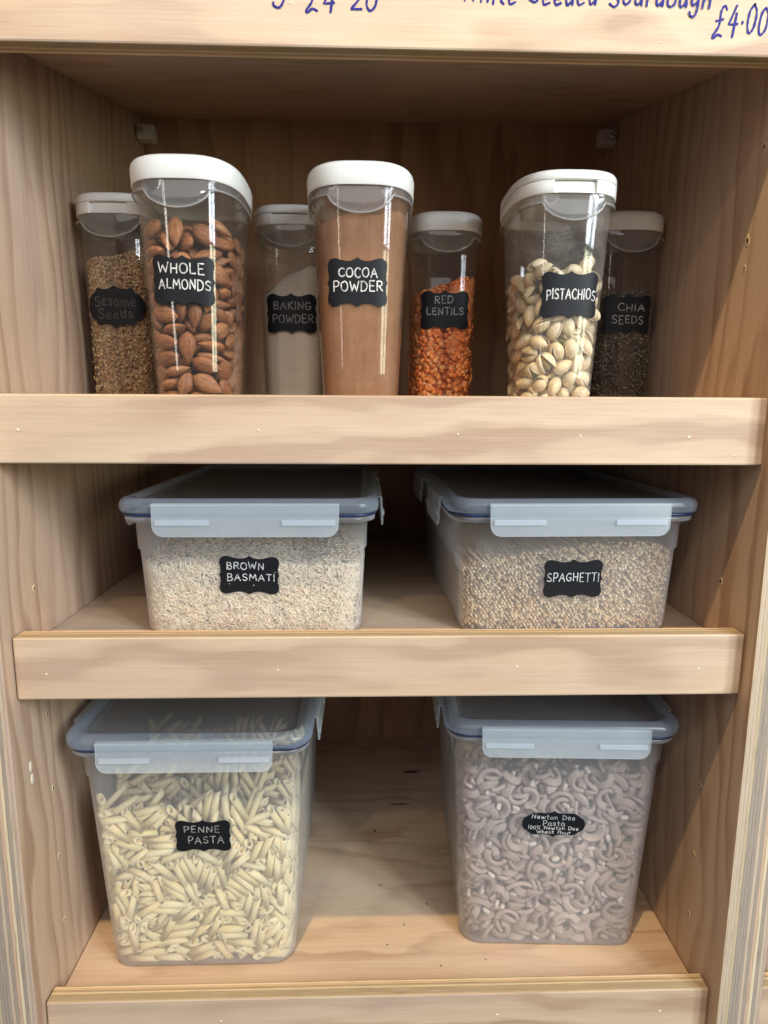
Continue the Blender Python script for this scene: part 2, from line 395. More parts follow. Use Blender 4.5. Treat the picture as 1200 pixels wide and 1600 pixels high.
M['baking'] = plain('baking_powder', (.90, .80, .66), .9, .1, var=.05, scale=40, bump=.15, bscale=500)
M['rice_core'] = plain('brown_rice_core', (.52, .40, .27), .8)
M['sesame_core'] = plain('sesame_core', (.36, .22, .10), .8)
M['lentil_core'] = plain('lentil_core', (.80, .18, .035), .8)
M['chia_core'] = plain('chia_core', (.06, .05, .04), .8)
M['knot'] = plain('pine_knot', (.13, .075, .045), .7, var=.4, scale=500)
M['speck'] = plain('crumb_dark', (.11, .065, .035), .8)

# settled positions of the loose pieces, from a rigid-body drop: x, y, z in tenths of a millimetre, quaternion in hundredths, variant
DATA = {}

DATA['penne'] = [
107,-236,538,43,-21,77,42,0,
807,-247,774,47,49,53,-51,0,
34,-213,65,71,-67,-15,-16,0,
-237,-252,887,21,-20,-66,-69,0,
486,-242,665,42,44,58,-55,0,
405,-264,1135,5,36,17,-91,0,
226,-244,719,79,14,59,-8,0,
-674,-240,640,11,79,-11,60,0,
772,-240,637,30,-29,-63,-66,0,
-781,-287,1626,9,-1,98,18,0,
719,-225,317,17,35,44,-81,0,
-258,-242,666,4,4,-72,69,0,
750,-212,37,0,0,18,-98,0,
678,-272,1313,60,-58,-38,-40,0,
-143,-282,1509,28,-27,-63,-67,0,
410,-219,202,99,-13,6,1,0,
53,-280,1482,65,-62,31,33,0,
-764,-300,1888,4,27,17,-95,0,
-361,-270,1266,3,3,72,-69,0,
103,-267,1212,13,95,5,-29,0,
-451,-292,1731,18,-2,97,18,0,
594,-222,259,11,-62,10,77,0,
129,-295,1781,70,-34,-56,-30,0,
60,-299,1867,39,81,-20,38,0,
299,-236,560,1,0,-99,13,0,
-414,-303,1952,72,-69,5,5,0,
435,-293,1754,51,9,-85,11,0,
-51,-293,1750,54,-51,46,49,0,
306,-293,1748,12,-67,-10,-72,0,
593,-287,1628,42,88,-9,17,0,
-280,-221,240,6,-1,98,18,0,
-343,-277,1415,1,-4,13,99,0,
785,-280,1468,6,-12,-43,-89,0,
849,-271,1278,9,65,14,-75,0,
-914,-269,1249,13,-71,9,68,0,
-28,-274,1341,58,61,-39,37,0,
795,-286,1609,50,9,-85,11,0,
-289,-274,1345,47,-88,-2,-3,0,
334,-268,1225,7,49,16,-86,0,
-317,-229,398,85,-11,-51,-9,0,
544,-238,594,44,-42,55,58,0,
-506,-239,617,32,-4,93,17,0,
-748,-269,1244,43,-21,-77,-42,0,
-12,-226,352,67,-64,-26,-27,0,
-904,-259,1026,68,-9,-71,-13,0,
886,-239,622,69,-9,71,13,0,
875,-259,1030,23,48,41,-74,0,
-513,-219,202,14,2,98,-12,0,
780,-260,1057,46,48,55,-51,0,
-480,-215,108,0,0,-71,70,0,
-526,-258,1011,6,-26,-15,-95,0,
371,-251,876,9,94,5,-33,0,
528,-303,1966,15,-98,2,15,0,
598,-255,970,25,24,-70,62,0,
-507,-280,1483,2,0,99,-10,0,
-395,-287,1638,5,-35,9,93,0,
10,-216,137,98,-9,-20,-3,0,
-812,-226,349,67,-69,19,21,0,
-405,-248,813,77,-14,61,14,0,
-328,-238,600,85,52,5,-3,0,
-336,-260,1064,29,28,-69,61,0,
-109,-234,534,49,-80,-17,-31,0,
819,-231,470,85,-35,36,17,0,
537,-225,352,63,-5,77,10,0,
-589,-210,36,0,0,-51,-86,0,
-79,-247,803,22,-82,11,51,0,
297,-226,363,1,1,-54,84,0,
-572,-267,1218,10,-93,-2,-36,0,
-146,-237,599,93,-12,-35,-7,0,
179,-284,1586,59,-23,71,32,0,
-675,-222,283,68,-4,-73,-7,0,
-231,-266,1216,47,86,-9,15,0,
-232,-246,797,82,-50,24,16,0,
-254,-297,1851,62,55,-43,35,0,
413,-286,1639,57,-64,32,40,0,
928,-281,1533,35,59,40,-60,0,
577,-268,1259,23,-80,-12,-54,0,
-415,-295,1822,4,18,26,-95,0,
474,-255,979,35,3,-94,3,0,
838,-299,1905,75,64,-13,10,0,
235,-272,1341,49,-71,-26,-43,0,
714,-261,1116,57,49,-52,41,0,
-750,-213,104,39,-91,-4,-10,0,
651,-244,757,2,74,5,-67,0,
-202,-224,323,76,65,-4,3,0,
-734,-255,985,1,-13,1,99,0,
-741,-279,1497,35,14,-88,30,0,
144,-227,399,5,53,11,-84,0,
-125,-260,1081,4,-83,0,55,0,
119,-253,945,82,-1,-57,-3,0,
870,-218,214,44,-58,-39,-57,0,
62,-255,994,82,-1,-57,-3,0,
-78,-263,1151,52,-65,32,45,0,
-173,-256,1013,29,-78,17,53,0,
-127,-293,1788,59,45,56,-38,0,
231,-258,1044,61,-17,-74,-25,0,
210,-214,119,15,48,-30,81,0,
-766,-243,741,71,-48,41,31,0,
195,-275,1416,12,86,-7,50,0,
205,-293,1795,31,-71,-22,-59,0,
-599,-285,1629,45,7,-88,11,0,
-638,-271,1347,6,17,-37,91,0,
451,-249,905,74,-57,26,23,0,
59,-281,1598,35,-30,-62,-64,0,
-333,-207,37,1,1,90,44,0,
304,-218,288,12,99,4,-2,0,
-861,-243,823,11,57,16,-80,0,
-176,-222,409,7,7,89,-44,0,
-883,-229,558,32,61,-32,65,0,
770,-213,239,24,-46,40,75,0,
8,-251,1051,43,38,67,-47,0,
-799,-229,619,19,-54,-18,-80,0,
305,-261,1316,15,49,41,-76,0,
609,-267,1479,1,30,-23,93,0,
-83,-268,1557,67,-58,28,37,0,
-659,-278,1785,5,-96,-11,-27,0,
508,-283,1901,46,-88,-3,15,0,
-821,-249,1222,83,4,53,-16,0,
579,-241,1078,98,-7,14,8,0,
310,-230,837,33,-11,-91,-23,0,
418,-257,1420,17,-51,-10,-84,0,
-765,-274,1803,21,-22,24,92,0,
480,-191,80,13,36,-56,74,0,
247,-280,1950,32,-94,-5,7,0,
576,-268,1775,20,-22,-2,95,0,
-622,-225,883,20,67,3,71,0,
126,-215,665,4,97,21,-10,0,
573,-224,856,71,-5,68,-19,0,
-928,-254,1506,67,16,-71,-15,0,
-52,-224,905,80,-31,52,0,0,
-550,-196,318,95,20,7,-21,0,
795,-266,1819,5,-92,-21,-33,0,
603,-204,535,91,4,-32,-25,0,
445,-213,764,41,71,-9,57,0,
233,-187,216,86,7,41,-28,0,
-352,-217,867,3,64,-18,74,0,
-576,-208,691,91,31,-21,-18,0,
-192,-254,1655,56,26,-77,-13,0,
-323,-252,1620,13,90,7,42,0,
-500,-230,1182,82,54,-13,-14,0,
867,-250,1611,29,54,-61,51,0,
400,-193,424,81,58,-9,-4,0,
286,-224,1084,66,48,38,-44,0,
-149,-181,173,30,-31,-4,90,0,
-812,-252,1686,3,-28,95,-9,0,
-272,-176,103,15,-11,-66,73,0,
340,-195,498,94,2,12,-31,0,
618,-245,1571,90,41,-6,-15,0,
349,-202,705,41,13,-85,-31,0,
41,-264,1998,33,91,26,3,0,
-472,-208,841,29,22,-88,-32,0,
903,-213,955,37,62,-3,69,0,
920,-230,1334,13,-71,-30,-62,0,
-459,-256,1900,11,88,36,29,0,
-875,-252,1844,25,-46,68,51,0,
-91,-257,1937,87,-42,13,-23,0,
-451,-244,1669,23,-11,97,5,0,
189,-210,977,67,-11,72,-14,0,
-768,-175,257,70,68,16,14,0,
122,-201,825,2,10,-99,4,0,
783,-229,1410,38,59,3,71,0,
-794,-230,1448,24,-39,89,-4,0,
-353,-186,545,44,16,58,-67,0,
-641,-226,1407,92,-28,8,-28,0,
387,-233,1551,48,24,-77,-35,0,
-550,-183,507,27,69,28,61,0,
76,-188,616,15,-17,25,-94,0,
693,-247,1853,56,-67,10,48,0,
640,-161,49,3,40,-92,4,0,
855,-194,754,80,22,-56,-1,0,
834,-209,1058,67,41,-58,21,0,
310,-188,620,88,21,-22,-37,0,
445,-173,322,35,-49,-25,76,0,
-414,-173,319,88,37,29,-9,0,
-197,-228,1494,16,-12,0,-98,0,
31,-193,758,41,1,4,91,0,
-459,-192,757,13,-26,29,-91,0,
524,-216,1269,13,74,50,-43,0,
293,-159,88,21,13,81,53,0,
756,-159,88,0,-29,78,-55,0,
-728,-196,858,78,-28,-38,-42,0,
740,-247,1931,23,-38,1,-90,0,
-354,-175,431,92,-26,-28,7,0,
58,-234,1684,47,-47,-29,-69,0,
-444,-180,549,7,-40,90,17,0,
381,-210,1190,85,23,-45,-15,0,
-704,-175,455,8,-86,-43,26,0,
-522,-173,419,5,-40,-63,67,0,
523,-159,134,14,-15,-89,42,0,
-824,-225,1513,24,-42,87,-4,0,
108,-212,1261,17,-40,-9,-89,0,
-546,-203,1082,36,-61,-27,64,0,
774,-173,446,11,40,-89,-21,0,
-177,-195,908,9,43,-61,66,0,
-136,-213,1301,24,-45,4,86,0,
121,-162,237,17,38,-91,-3,0,
525,-182,669,79,-11,-59,-11,0,
-761,-225,1593,43,-84,32,10,0,
-841,-173,496,25,-85,34,31,0,
-556,-233,1768,0,-95,-6,-29,0,
-816,-202,1128,76,13,-52,36,0,
74,-165,392,68,-60,-33,-27,0,
637,-161,304,46,-75,-8,-47,0,
-705,-195,1037,2,77,23,-59,0,
-542,-189,904,48,61,60,-19,0,
-612,-219,1545,18,83,22,-47,0,
-369,-194,1023,30,16,-65,-68,0,
-635,-155,221,32,-88,18,-32,0,
-650,-181,763,5,44,-79,42,0,
903,-225,1690,61,-39,20,66,0,
-520,-153,169,8,-7,-82,56,0,
667,-198,1119,21,-82,-43,32,0,
773,-187,897,44,-22,76,-44,0,
-232,-160,354,89,-44,-7,-6,0,
-5,-164,446,65,-7,-47,-59,0,
682,-184,860,55,-67,33,37,0,
-933,-220,1626,71,-10,61,33,0,
-744,-144,39,80,59,5,2,0,
-72,-170,603,23,-44,32,80,0,
175,-160,391,20,-29,-3,93,0,
-900,-186,934,64,-33,63,28,0,
-129,-173,691,89,4,-45,-5,0,
-430,-213,1545,37,89,25,7,0,
-825,-178,809,57,-54,-50,-37,0,
120,-204,1358,48,-77,19,38,0,
657,-203,1336,20,82,21,-50,0,
-752,-202,1305,36,-51,-29,-73,0,
732,-154,301,17,-89,-6,-42,0,
391,-231,1915,43,-79,29,33,0,
207,-218,1655,74,17,63,-15,0,
753,-214,1568,46,25,77,-37,0,
-261,-204,1352,8,58,15,-80,0,
-587,-168,611,6,13,47,-87,0,
-387,-170,657,10,20,46,-86,0,
-33,-201,1310,43,80,-22,34,0,
-108,-145,122,27,-86,10,-42,0,
-18,-225,1808,30,-14,84,43,0,
-243,-188,1034,55,3,-72,-43,0,
-602,-160,457,36,-58,70,21,0,
887,-166,581,42,-55,41,59,0,
130,-218,1683,72,-26,60,24,0,
853,-205,1421,58,42,-58,38,0,
-728,-144,141,62,61,50,1,0,
-348,-223,1797,16,11,80,-56,0,
-810,-143,139,38,31,-74,-46,0,
861,-151,302,64,43,-52,36,0,
-504,-140,76,8,12,60,-79,0,
732,-167,647,16,61,-10,-77,0,
442,-215,1662,7,-56,-11,-82,0,
325,-196,1270,13,84,-17,49,0,
51,-183,1002,49,53,48,-49,0,
-343,-202,1419,56,57,-52,31,0,
-246,-143,185,10,-51,85,4,0,
201,-201,1430,57,47,56,-38,0,
650,-170,779,32,-81,20,46,0,
603,-140,179,35,89,-26,-9,0,
-446,-190,1244,73,16,67,4,0,
-491,-201,1476,21,-72,48,45,0,
349,-179,1011,26,-81,-11,-52,0,
709,-150,418,17,-34,68,-63,0,
671,-213,1738,7,-85,-52,-5,0,
377,-197,1414,36,-34,-40,-77,0,
-149,-181,1085,59,-44,49,46,0,
571,-225,1999,14,13,-98,-2,0,
32,-134,107,23,97,-4,-2,0,
-21,-177,1018,35,64,45,-52,0,
-90,-206,1617,3,-72,10,-69,0,
609,-150,451,11,85,3,51,0,
121,-177,1030,14,67,-14,71,0,
374,-145,359,20,95,2,22,0,
763,-152,530,3,-31,80,52,0,
-667,-151,513,54,4,-8,84,0,
-243,-127,36,74,-61,19,-23,0,
-635,-188,1323,93,-4,-19,32,0,
66,-126,35,38,-12,-28,87,0,
82,-132,184,22,-32,34,-86,0,
-249,-154,664,62,37,69,4,0,
352,-159,782,5,-12,82,-56,0,
473,-189,1422,54,-36,-24,-72,0,
467,-173,1094,52,23,80,-18,0,
233,-215,1990,76,-55,0,-34,0,
64,-153,696,38,-5,64,67,0,
-200,-143,486,24,80,39,-39,0,
-45,-136,351,51,-44,-2,-74,0,
748,-184,1367,66,-5,62,-43,0,
276,-185,1388,67,-7,-63,-37,0,
463,-120,35,38,12,-29,-87,0,
-843,-184,1390,38,69,38,-48,0,
376,-125,159,50,15,85,5,0,
-757,-142,501,57,12,81,-5,0,
483,-203,1803,73,29,-38,-49,0,
573,-209,1924,31,93,14,-10,0,
33,-176,1248,66,45,25,-55,0,
-811,-133,355,10,-42,5,-90,0,
-702,-132,346,85,23,37,30,0,
-253,-190,1568,60,-40,-19,66,0,
301,-155,859,19,-13,5,97,0,
-599,-174,1262,33,30,-33,-83,0,
579,-196,1725,55,-59,-59,-8,0,
-213,-150,771,83,-9,51,20,0,
-403,-165,1095,67,62,33,24,0,
533,-184,1498,1,73,-49,-47,0,
-201,-175,1319,18,-53,-26,78,0,
609,-164,1089,69,-45,27,50,0,
273,-147,721,53,83,13,5,0,
271,-122,225,41,-21,-88,13,0,
-385,-134,482,28,-10,96,2,0,
-614,-158,1006,52,-40,-32,-68,0,
547,-198,1853,93,23,22,-17,0,
30,-193,1765,19,-92,-5,-33,0,
-566,-197,1840,10,-32,17,93,0,
-694,-183,1564,78,21,50,-31,0,
275,-193,1773,45,-55,65,29,0,
762,-169,1278,61,-58,54,-3,0,
380,-132,494,23,-15,-53,80,0,
-926,-199,1922,77,-11,-46,43,0,
-637,-197,1877,19,90,21,32,0,
556,-172,1371,67,25,-36,-60,0,
-560,-183,1618,46,-46,28,71,0,
-364,-182,1614,86,51,2,6,0,
-593,-172,1416,53,-78,33,4,0,
-22,-176,1502,75,25,-59,-18,0,
788,-117,273,50,-10,83,-20,0,
142,-193,1874,69,57,45,-7,0,
-895,-185,1705,55,34,-73,23,0,
-864,-163,1239,65,-8,61,-45,0,
-696,-136,683,3,26,-96,3,0,
-28,-113,226,57,-65,-9,-49,0,
-499,-137,738,23,26,-88,32,0,
-209,-189,1838,65,20,1,73,0,
-310,-109,159,35,9,-85,-39,0,
-106,-168,1396,11,-14,-65,74,0,
-765,-152,1058,68,-22,-69,-10,0,
894,-140,824,41,-55,33,65,0,
529,-144,902,63,-21,-75,-3,0,
-504,-146,965,33,52,74,-28,0,
695,-147,987,65,-16,-45,58,0,
293,-175,1576,21,65,65,33,0,
74,-126,566,3,33,-76,-56,0,
-329,-139,839,59,66,-44,16,0,
-51,-155,1196,24,52,74,37,0,
768,-152,1130,50,57,-21,62,0,
170,-123,518,6,-92,-37,11,0,
-687,-150,1106,27,-58,-6,-76,0,
843,-191,1970,29,0,-48,83,0,
915,-157,1249,41,59,-6,69,0,
539,-148,1084,75,-1,62,-25,0,
801,-103,161,12,-67,-73,6,0,
650,-167,1516,15,49,47,-72,0,
-263,-108,276,91,-5,18,-38,0,
785,-179,1786,65,50,-4,-57,0,
-509,-151,1213,9,-77,-36,52,0,
-82,-143,1057,42,54,-55,47,0,
840,-145,1104,8,69,22,-69,0,
-141,-107,325,1,92,-24,-31,0,
592,-127,758,59,3,-73,35,0,
943,-179,1856,40,58,65,29,0,
-731,-177,1821,12,57,-19,-79,0,
344,-173,1740,48,-48,71,20,0,
710,-148,1218,75,-15,51,-38,0,
-120,-175,1809,66,47,58,-6,0,
-871,-102,271,28,-66,-32,62,0,
336,-178,1894,60,-54,-50,31,0,
903,-173,1786,8,48,87,6,0,
-541,-98,223,88,-1,-20,-42,0,
-789,-118,651,20,-27,91,-25,0,
404,-174,1836,89,7,-12,43,0,
-127,-115,604,5,-89,-3,-45,0,
295,-87,35,0,92,-39,0,0,
-294,-152,1401,10,-76,2,-64,0,
-427,-100,342,21,97,8,-5,0,
745,-89,107,73,62,27,8,0,
335,-111,566,71,60,-22,-30,0,
-492,-151,1417,9,-29,-79,-53,0,
179,-102,432,64,-74,2,-19,0,
467,-91,204,86,11,-20,-45,0,
370,-156,1583,67,46,-51,27,0,
120,-117,781,35,61,48,-52,0,
845,-110,647,88,31,-10,36,0,
574,-108,599,74,-20,3,-64,0,
-423,-166,1840,35,-46,-52,63,0,
-897,-120,868,52,50,46,-51,0,
-274,-129,1056,80,17,54,19,0,
611,-154,1585,78,-11,-36,-51,0,
624,-137,1244,30,-74,-36,48,0,
71,-150,1526,44,20,7,87,0,
-425,-159,1724,79,43,-34,27,0,
819,-116,847,37,-55,72,20,0,
-78,-100,533,38,0,88,27,0,
-625,-87,243,41,-9,51,75,0,
-154,-82,154,49,-4,64,60,0,
-247,-159,1781,32,-24,-86,32,0,
137,-88,286,14,-28,29,90,0,
-839,-128,1134,6,-72,27,64,0,
237,-165,1919,70,-1,40,-59,0,
496,-105,649,9,-14,37,91,0,
28,-153,1671,11,-82,-22,-51,0,
313,-124,1070,95,-8,26,15,0,
-198,-122,1054,75,-31,30,50,0,
270,-79,140,13,29,-91,-26,0,
-918,-135,1321,72,1,41,-57,0,
-429,-84,271,3,-12,-69,-71,0,
65,-161,1888,41,-8,-40,-82,0,
-451,-132,1316,73,-66,17,11,0,
563,-147,1650,7,27,30,-91,0,
-92,-70,35,40,-55,-59,43,0,
178,-69,35,68,22,22,66,0,
225,-146,1648,100,-7,-5,-2,0,
-763,-160,1947,39,-10,-50,77,0,
-305,-122,1170,52,1,36,77,0,
756,-90,490,52,84,7,16,0,
-459,-106,861,44,-51,21,-71,0,
552,-78,267,90,16,22,34,0,
525,-146,1724,52,24,27,-77,0,
429,-117,1143,72,-7,-48,-50,0,
-680,-64,35,31,95,5,2,0,
-631,-138,1598,45,-52,9,72,0,
-783,-73,224,52,-71,-43,17,0,
415,-88,548,34,-3,29,89,0,
61,-115,1129,20,25,63,-71,0,
-912,-116,1164,32,-64,69,7,0,
-596,-66,106,44,33,-46,-70,0,
387,-105,940,38,-46,-37,71,0,
755,-150,1892,24,-7,92,-31,0,
-387,-116,1173,12,84,-49,18,0,
-165,-151,1908,8,26,-85,45,0,
639,-124,1352,20,86,-31,36,0,
220,-103,914,55,-59,5,-58,0,
749,-104,952,36,75,-12,55,0,
-782,-122,1361,9,-94,12,31,0,
669,-151,1968,94,19,7,-28,0,
772,-130,1540,95,-10,27,-7,0,
463,-73,330,8,43,74,-51,0,
-198,-127,1482,56,-62,-27,-48,0,
363,-112,1174,73,-11,-50,-46,0,
-203,-70,286,38,-24,-85,27,0,
436,-77,434,57,-62,-22,-50,0,
-579,-113,1209,35,17,-11,-92,0,
467,-148,1948,11,12,-97,-18,0,
725,-86,658,4,95,13,-27,0,
-370,-63,170,42,-85,-13,28,0,
-881,-128,1555,38,-20,-85,-31,0,
-109,-92,804,33,-77,-54,11,0,
-558,-139,1780,4,-94,25,23,0,
214,-117,1348,16,41,20,-87,0,
303,-96,930,22,76,26,-55,0,
-697,-87,739,82,54,7,17,0,
307,-70,392,42,82,29,27,0,
-532,-71,420,16,83,-38,38,0,
117,-75,514,25,34,-37,-83,0,
-795,-136,1792,86,23,-18,41,0,
903,-97,985,5,69,18,-70,0,
393,-82,690,36,-15,-4,92,0,
-923,-119,1470,45,-59,64,22,0,
-672,-92,917,67,31,-16,66,0,
-326,-80,658,8,-15,82,54,0,
637,-102,1139,4,-73,55,-40,0,
-843,-80,684,88,-28,-1,39,0,
758,-59,242,7,-10,59,-80,0,
56,-96,1038,18,26,68,-66,0,
307,-84,769,5,-10,87,-49,0,
816,-110,1328,57,-10,-63,51,0,
-741,-93,1003,3,75,7,65,0,
-307,-80,748,8,81,-54,22,0,
-323,-89,923,40,-69,-43,42,0,
27,-66,474,88,34,21,25,0,
-460,-89,980,5,-67,23,-70,0,
-306,-132,1886,70,6,-12,-70,0,
-134,-135,1973,50,86,-6,-12,0,
914,-98,1206,64,27,44,-57,0,
-46,-45,105,31,95,-8,-2,0,
-412,-46,113,2,-34,78,-53,0,
638,-68,604,48,-59,33,-56,0,
414,-105,1371,45,24,81,-30,0,
228,-98,1224,70,-30,-7,64,0,
-349,-88,1020,86,33,-21,34,0,
-62,-57,373,15,66,-64,37,0,
-884,-64,535,35,-63,48,50,0,
65,-108,1463,2,92,-37,-11,0,
460,-83,959,9,-70,-48,-51,0,
561,-96,1231,74,28,59,15,0,
-390,-60,493,94,-8,21,26,0,
280,-46,207,35,94,0,-2,0,
482,-41,106,77,-52,21,-31,0,
866,-41,141,6,70,-68,-21,0,
125,-116,1713,52,17,79,27,0,
931,-109,1595,66,22,34,-63,0,
51,-78,937,85,23,-42,-23,0,
273,-116,1747,10,92,29,23,0,
335,-101,1432,40,25,-80,-38,0,
-831,-38,112,43,-21,-32,-82,0,
-780,-48,321,94,-30,14,7,0,
47,-41,199,17,52,-54,-64,0,
-747,-92,1264,89,-19,40,-7,0,
817,-100,1448,17,48,24,83,0,
-720,-53,457,99,-14,4,8,0,
-907,-121,1889,24,-85,41,23,0,
163,-106,1580,3,25,85,47,0,
346,-44,275,59,41,41,56,0,
-800,-120,1881,56,45,-18,-67,0,
-411,-32,35,39,-53,-61,44,0,
50,-117,1815,66,-65,0,39,0,
697,-35,107,66,-70,-18,18,0,
840,-85,1165,72,0,-68,-14,0,
-141,-110,1695,61,-10,5,-79,0,
70,-43,308,91,-29,-28,-12,0,
-357,-47,395,74,-41,14,-52,0,
-149,-88,1243,25,-37,-39,80,0,
-631,-92,1339,37,71,-21,56,0,
371,-31,62,41,11,63,65,0,
-854,-75,992,14,61,66,42,0,
-602,-74,1001,45,59,60,-28,0,
-63,-69,895,75,18,2,-63,0,
-445,-93,1406,92,7,-33,-22,0,
-543,-77,1079,65,36,60,28,0,
-208,-89,1326,8,11,99,2,0,
797,-108,1733,1,61,-72,-32,0,
759,-66,853,70,-7,-63,31,0,
-534,-50,521,11,44,47,-76,0,
-376,-67,875,41,-65,-48,42,0,
-338,-51,553,93,30,4,-21,0,
-284,-42,374,37,-40,-47,70,0,
-713,-99,1578,28,-38,53,71,0,
-812,-49,535,68,17,-36,-61,0,
648,-39,352,27,-79,-52,-14,0,
572,-67,958,37,-83,34,24,0,
-316,-93,1508,77,-15,59,20,0,
-127,-54,680,59,-67,-23,-39,0,
60,-84,1331,38,-11,-14,91,0,
-576,-102,1719,16,-2,62,-77,0,
466,-93,1523,77,-35,27,45,0,
-631,-60,828,10,-57,78,25,0,
-684,-106,1821,36,62,-13,-68,0,
149,-84,1372,23,-53,-38,73,0,
-434,-96,1618,39,1,73,56,0,
-313,-58,827,26,-87,18,-38,0,
-551,-59,849,84,11,31,43,0,
-248,-73,1156,2,66,-5,75,0,
504,-37,394,10,80,-40,43,0,
878,-37,406,72,-1,-69,1,0,
]

